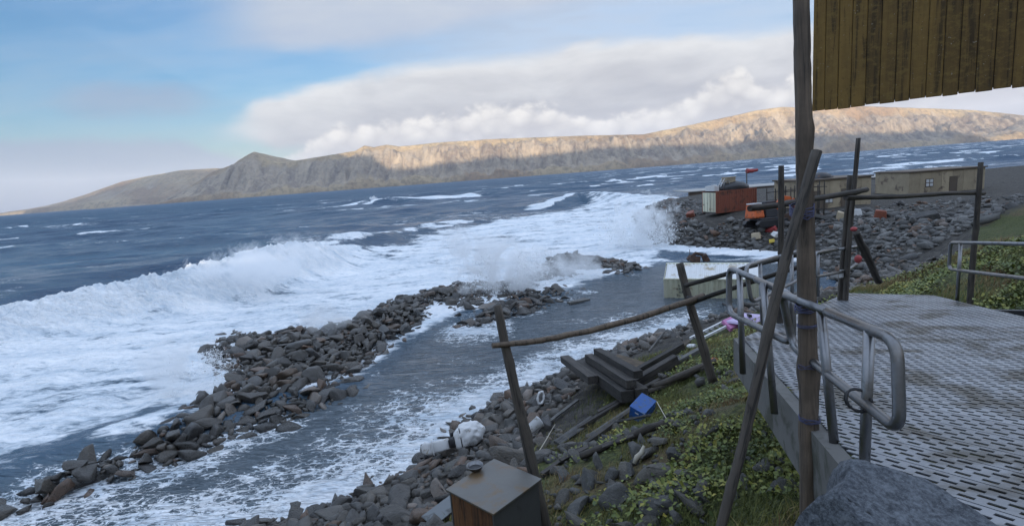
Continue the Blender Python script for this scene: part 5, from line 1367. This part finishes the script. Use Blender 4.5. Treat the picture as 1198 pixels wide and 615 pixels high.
MB().box((W_/2, dep_/2, Hh-.012), (W_, dep_, .024)).build('lid', 'box_top', root, .006)
c = Vector(onz(556, 549, 5.402)); root = thing('bowl', 'small dark metal bowl standing on the box lid', 'bowl', c); root.scale = (1.25, 1.25, .9)
MB().lathe([(.001, .004), (.05, .004), (.075, .035), (.082, .07), (.088, .072), (.080, .074), (.072, .04), (.045, .012), (.001, .010)], n=20).build('body', 'galv', root)
MB().lathe([(.001, .03), (.066, .031)], n=20).build('water', 'black', root)
c = G((518, 606)); m = MB(); m.box((0, 0, 0), (.62, .50, .02), None, 1, .01); o = m.build('metal_sheet', 'grey_sheet', None, .003); o.location = c+Vector((0, 0, .16)); o.rotation_euler = (rad(-8), rad(-14), rad(35)); tag(o, 'flat grey sheet lying on the stones left of the box', 'sheet')
# orange rag, white ladder, pink and lilac panels farther down the bank
lumpy('rag', G((835, 424))+Vector((0, 0, .03)), (.16, .12, .10), 'orange', 13, 'orange rag at the foot of the second leaning post', 'rag', .3, 2)
la = G((812, 403))+Vector((0, 0, .18)); lb = G((866, 377))+Vector((0, 0, .22)); d = lb-la; root = thing('ladder', 'white aluminium ladder lying along the bank', 'ladder', la, d.to_track_quat('X', 'Z').to_euler())
for y in (-.17, .17): MB().box((d.length/2, y, 0), (d.length, .06, .08)).build('side_rail', 'white_paint', root)
for k in range(9): MB().box((d.length*(k+.5)/9, 0, 0), (.04, .30, .03)).build('rung', 'galv', root)
debris((872, 381), 'lilac', (1.3, .8, .06), 'lilac panel lying beside the white ladder', 'panel', 'panel', 21, .25)
debris((859, 385), 'pink', (.7, .6, .14), 'pink panel lying at the end of the white ladder', 'panel', 'panel', 22, .25)
timber((838, 357), (878, 383), .09, .09, 'wood_dark', 'dark plank jutting towards the cream container', 'plank', 'plank', lift=.35)
log((786, 394), (798, 410), .03, .03, 'wood_dark', 'short dark stick poking up from the bank by the water', 'stick', 'stick', 56, .35)
lumpy('plastic_scrap', G((810, 408))+Vector((0, 0, .08)), (.2, .1, .1), 'white_paint', 17, 'white scrap left of the second leaning post', 'scrap', 0, 2)

# ---- moist air between the viewer and the far island
def build_haze():
    m = MB(); z0, z1 = -16.0, 760.0
    m.box((0, 3200, (z0+z1)/2), (22400, 22000, z1-z0)); o = m.build('haze', 'haze'); o['kind'] = 'stuff'; tag(o, 'thin pale sea haze over the strait', 'haze')
build_haze()
scn.cycles.volume_bounces = 10; scn.cycles.max_bounces = 12; scn.cycles.diffuse_bounces = 6; scn.cycles.glossy_bounces = 2; scn.cycles.transmission_bounces = 2; scn.cycles.transparent_max_bounces = 8
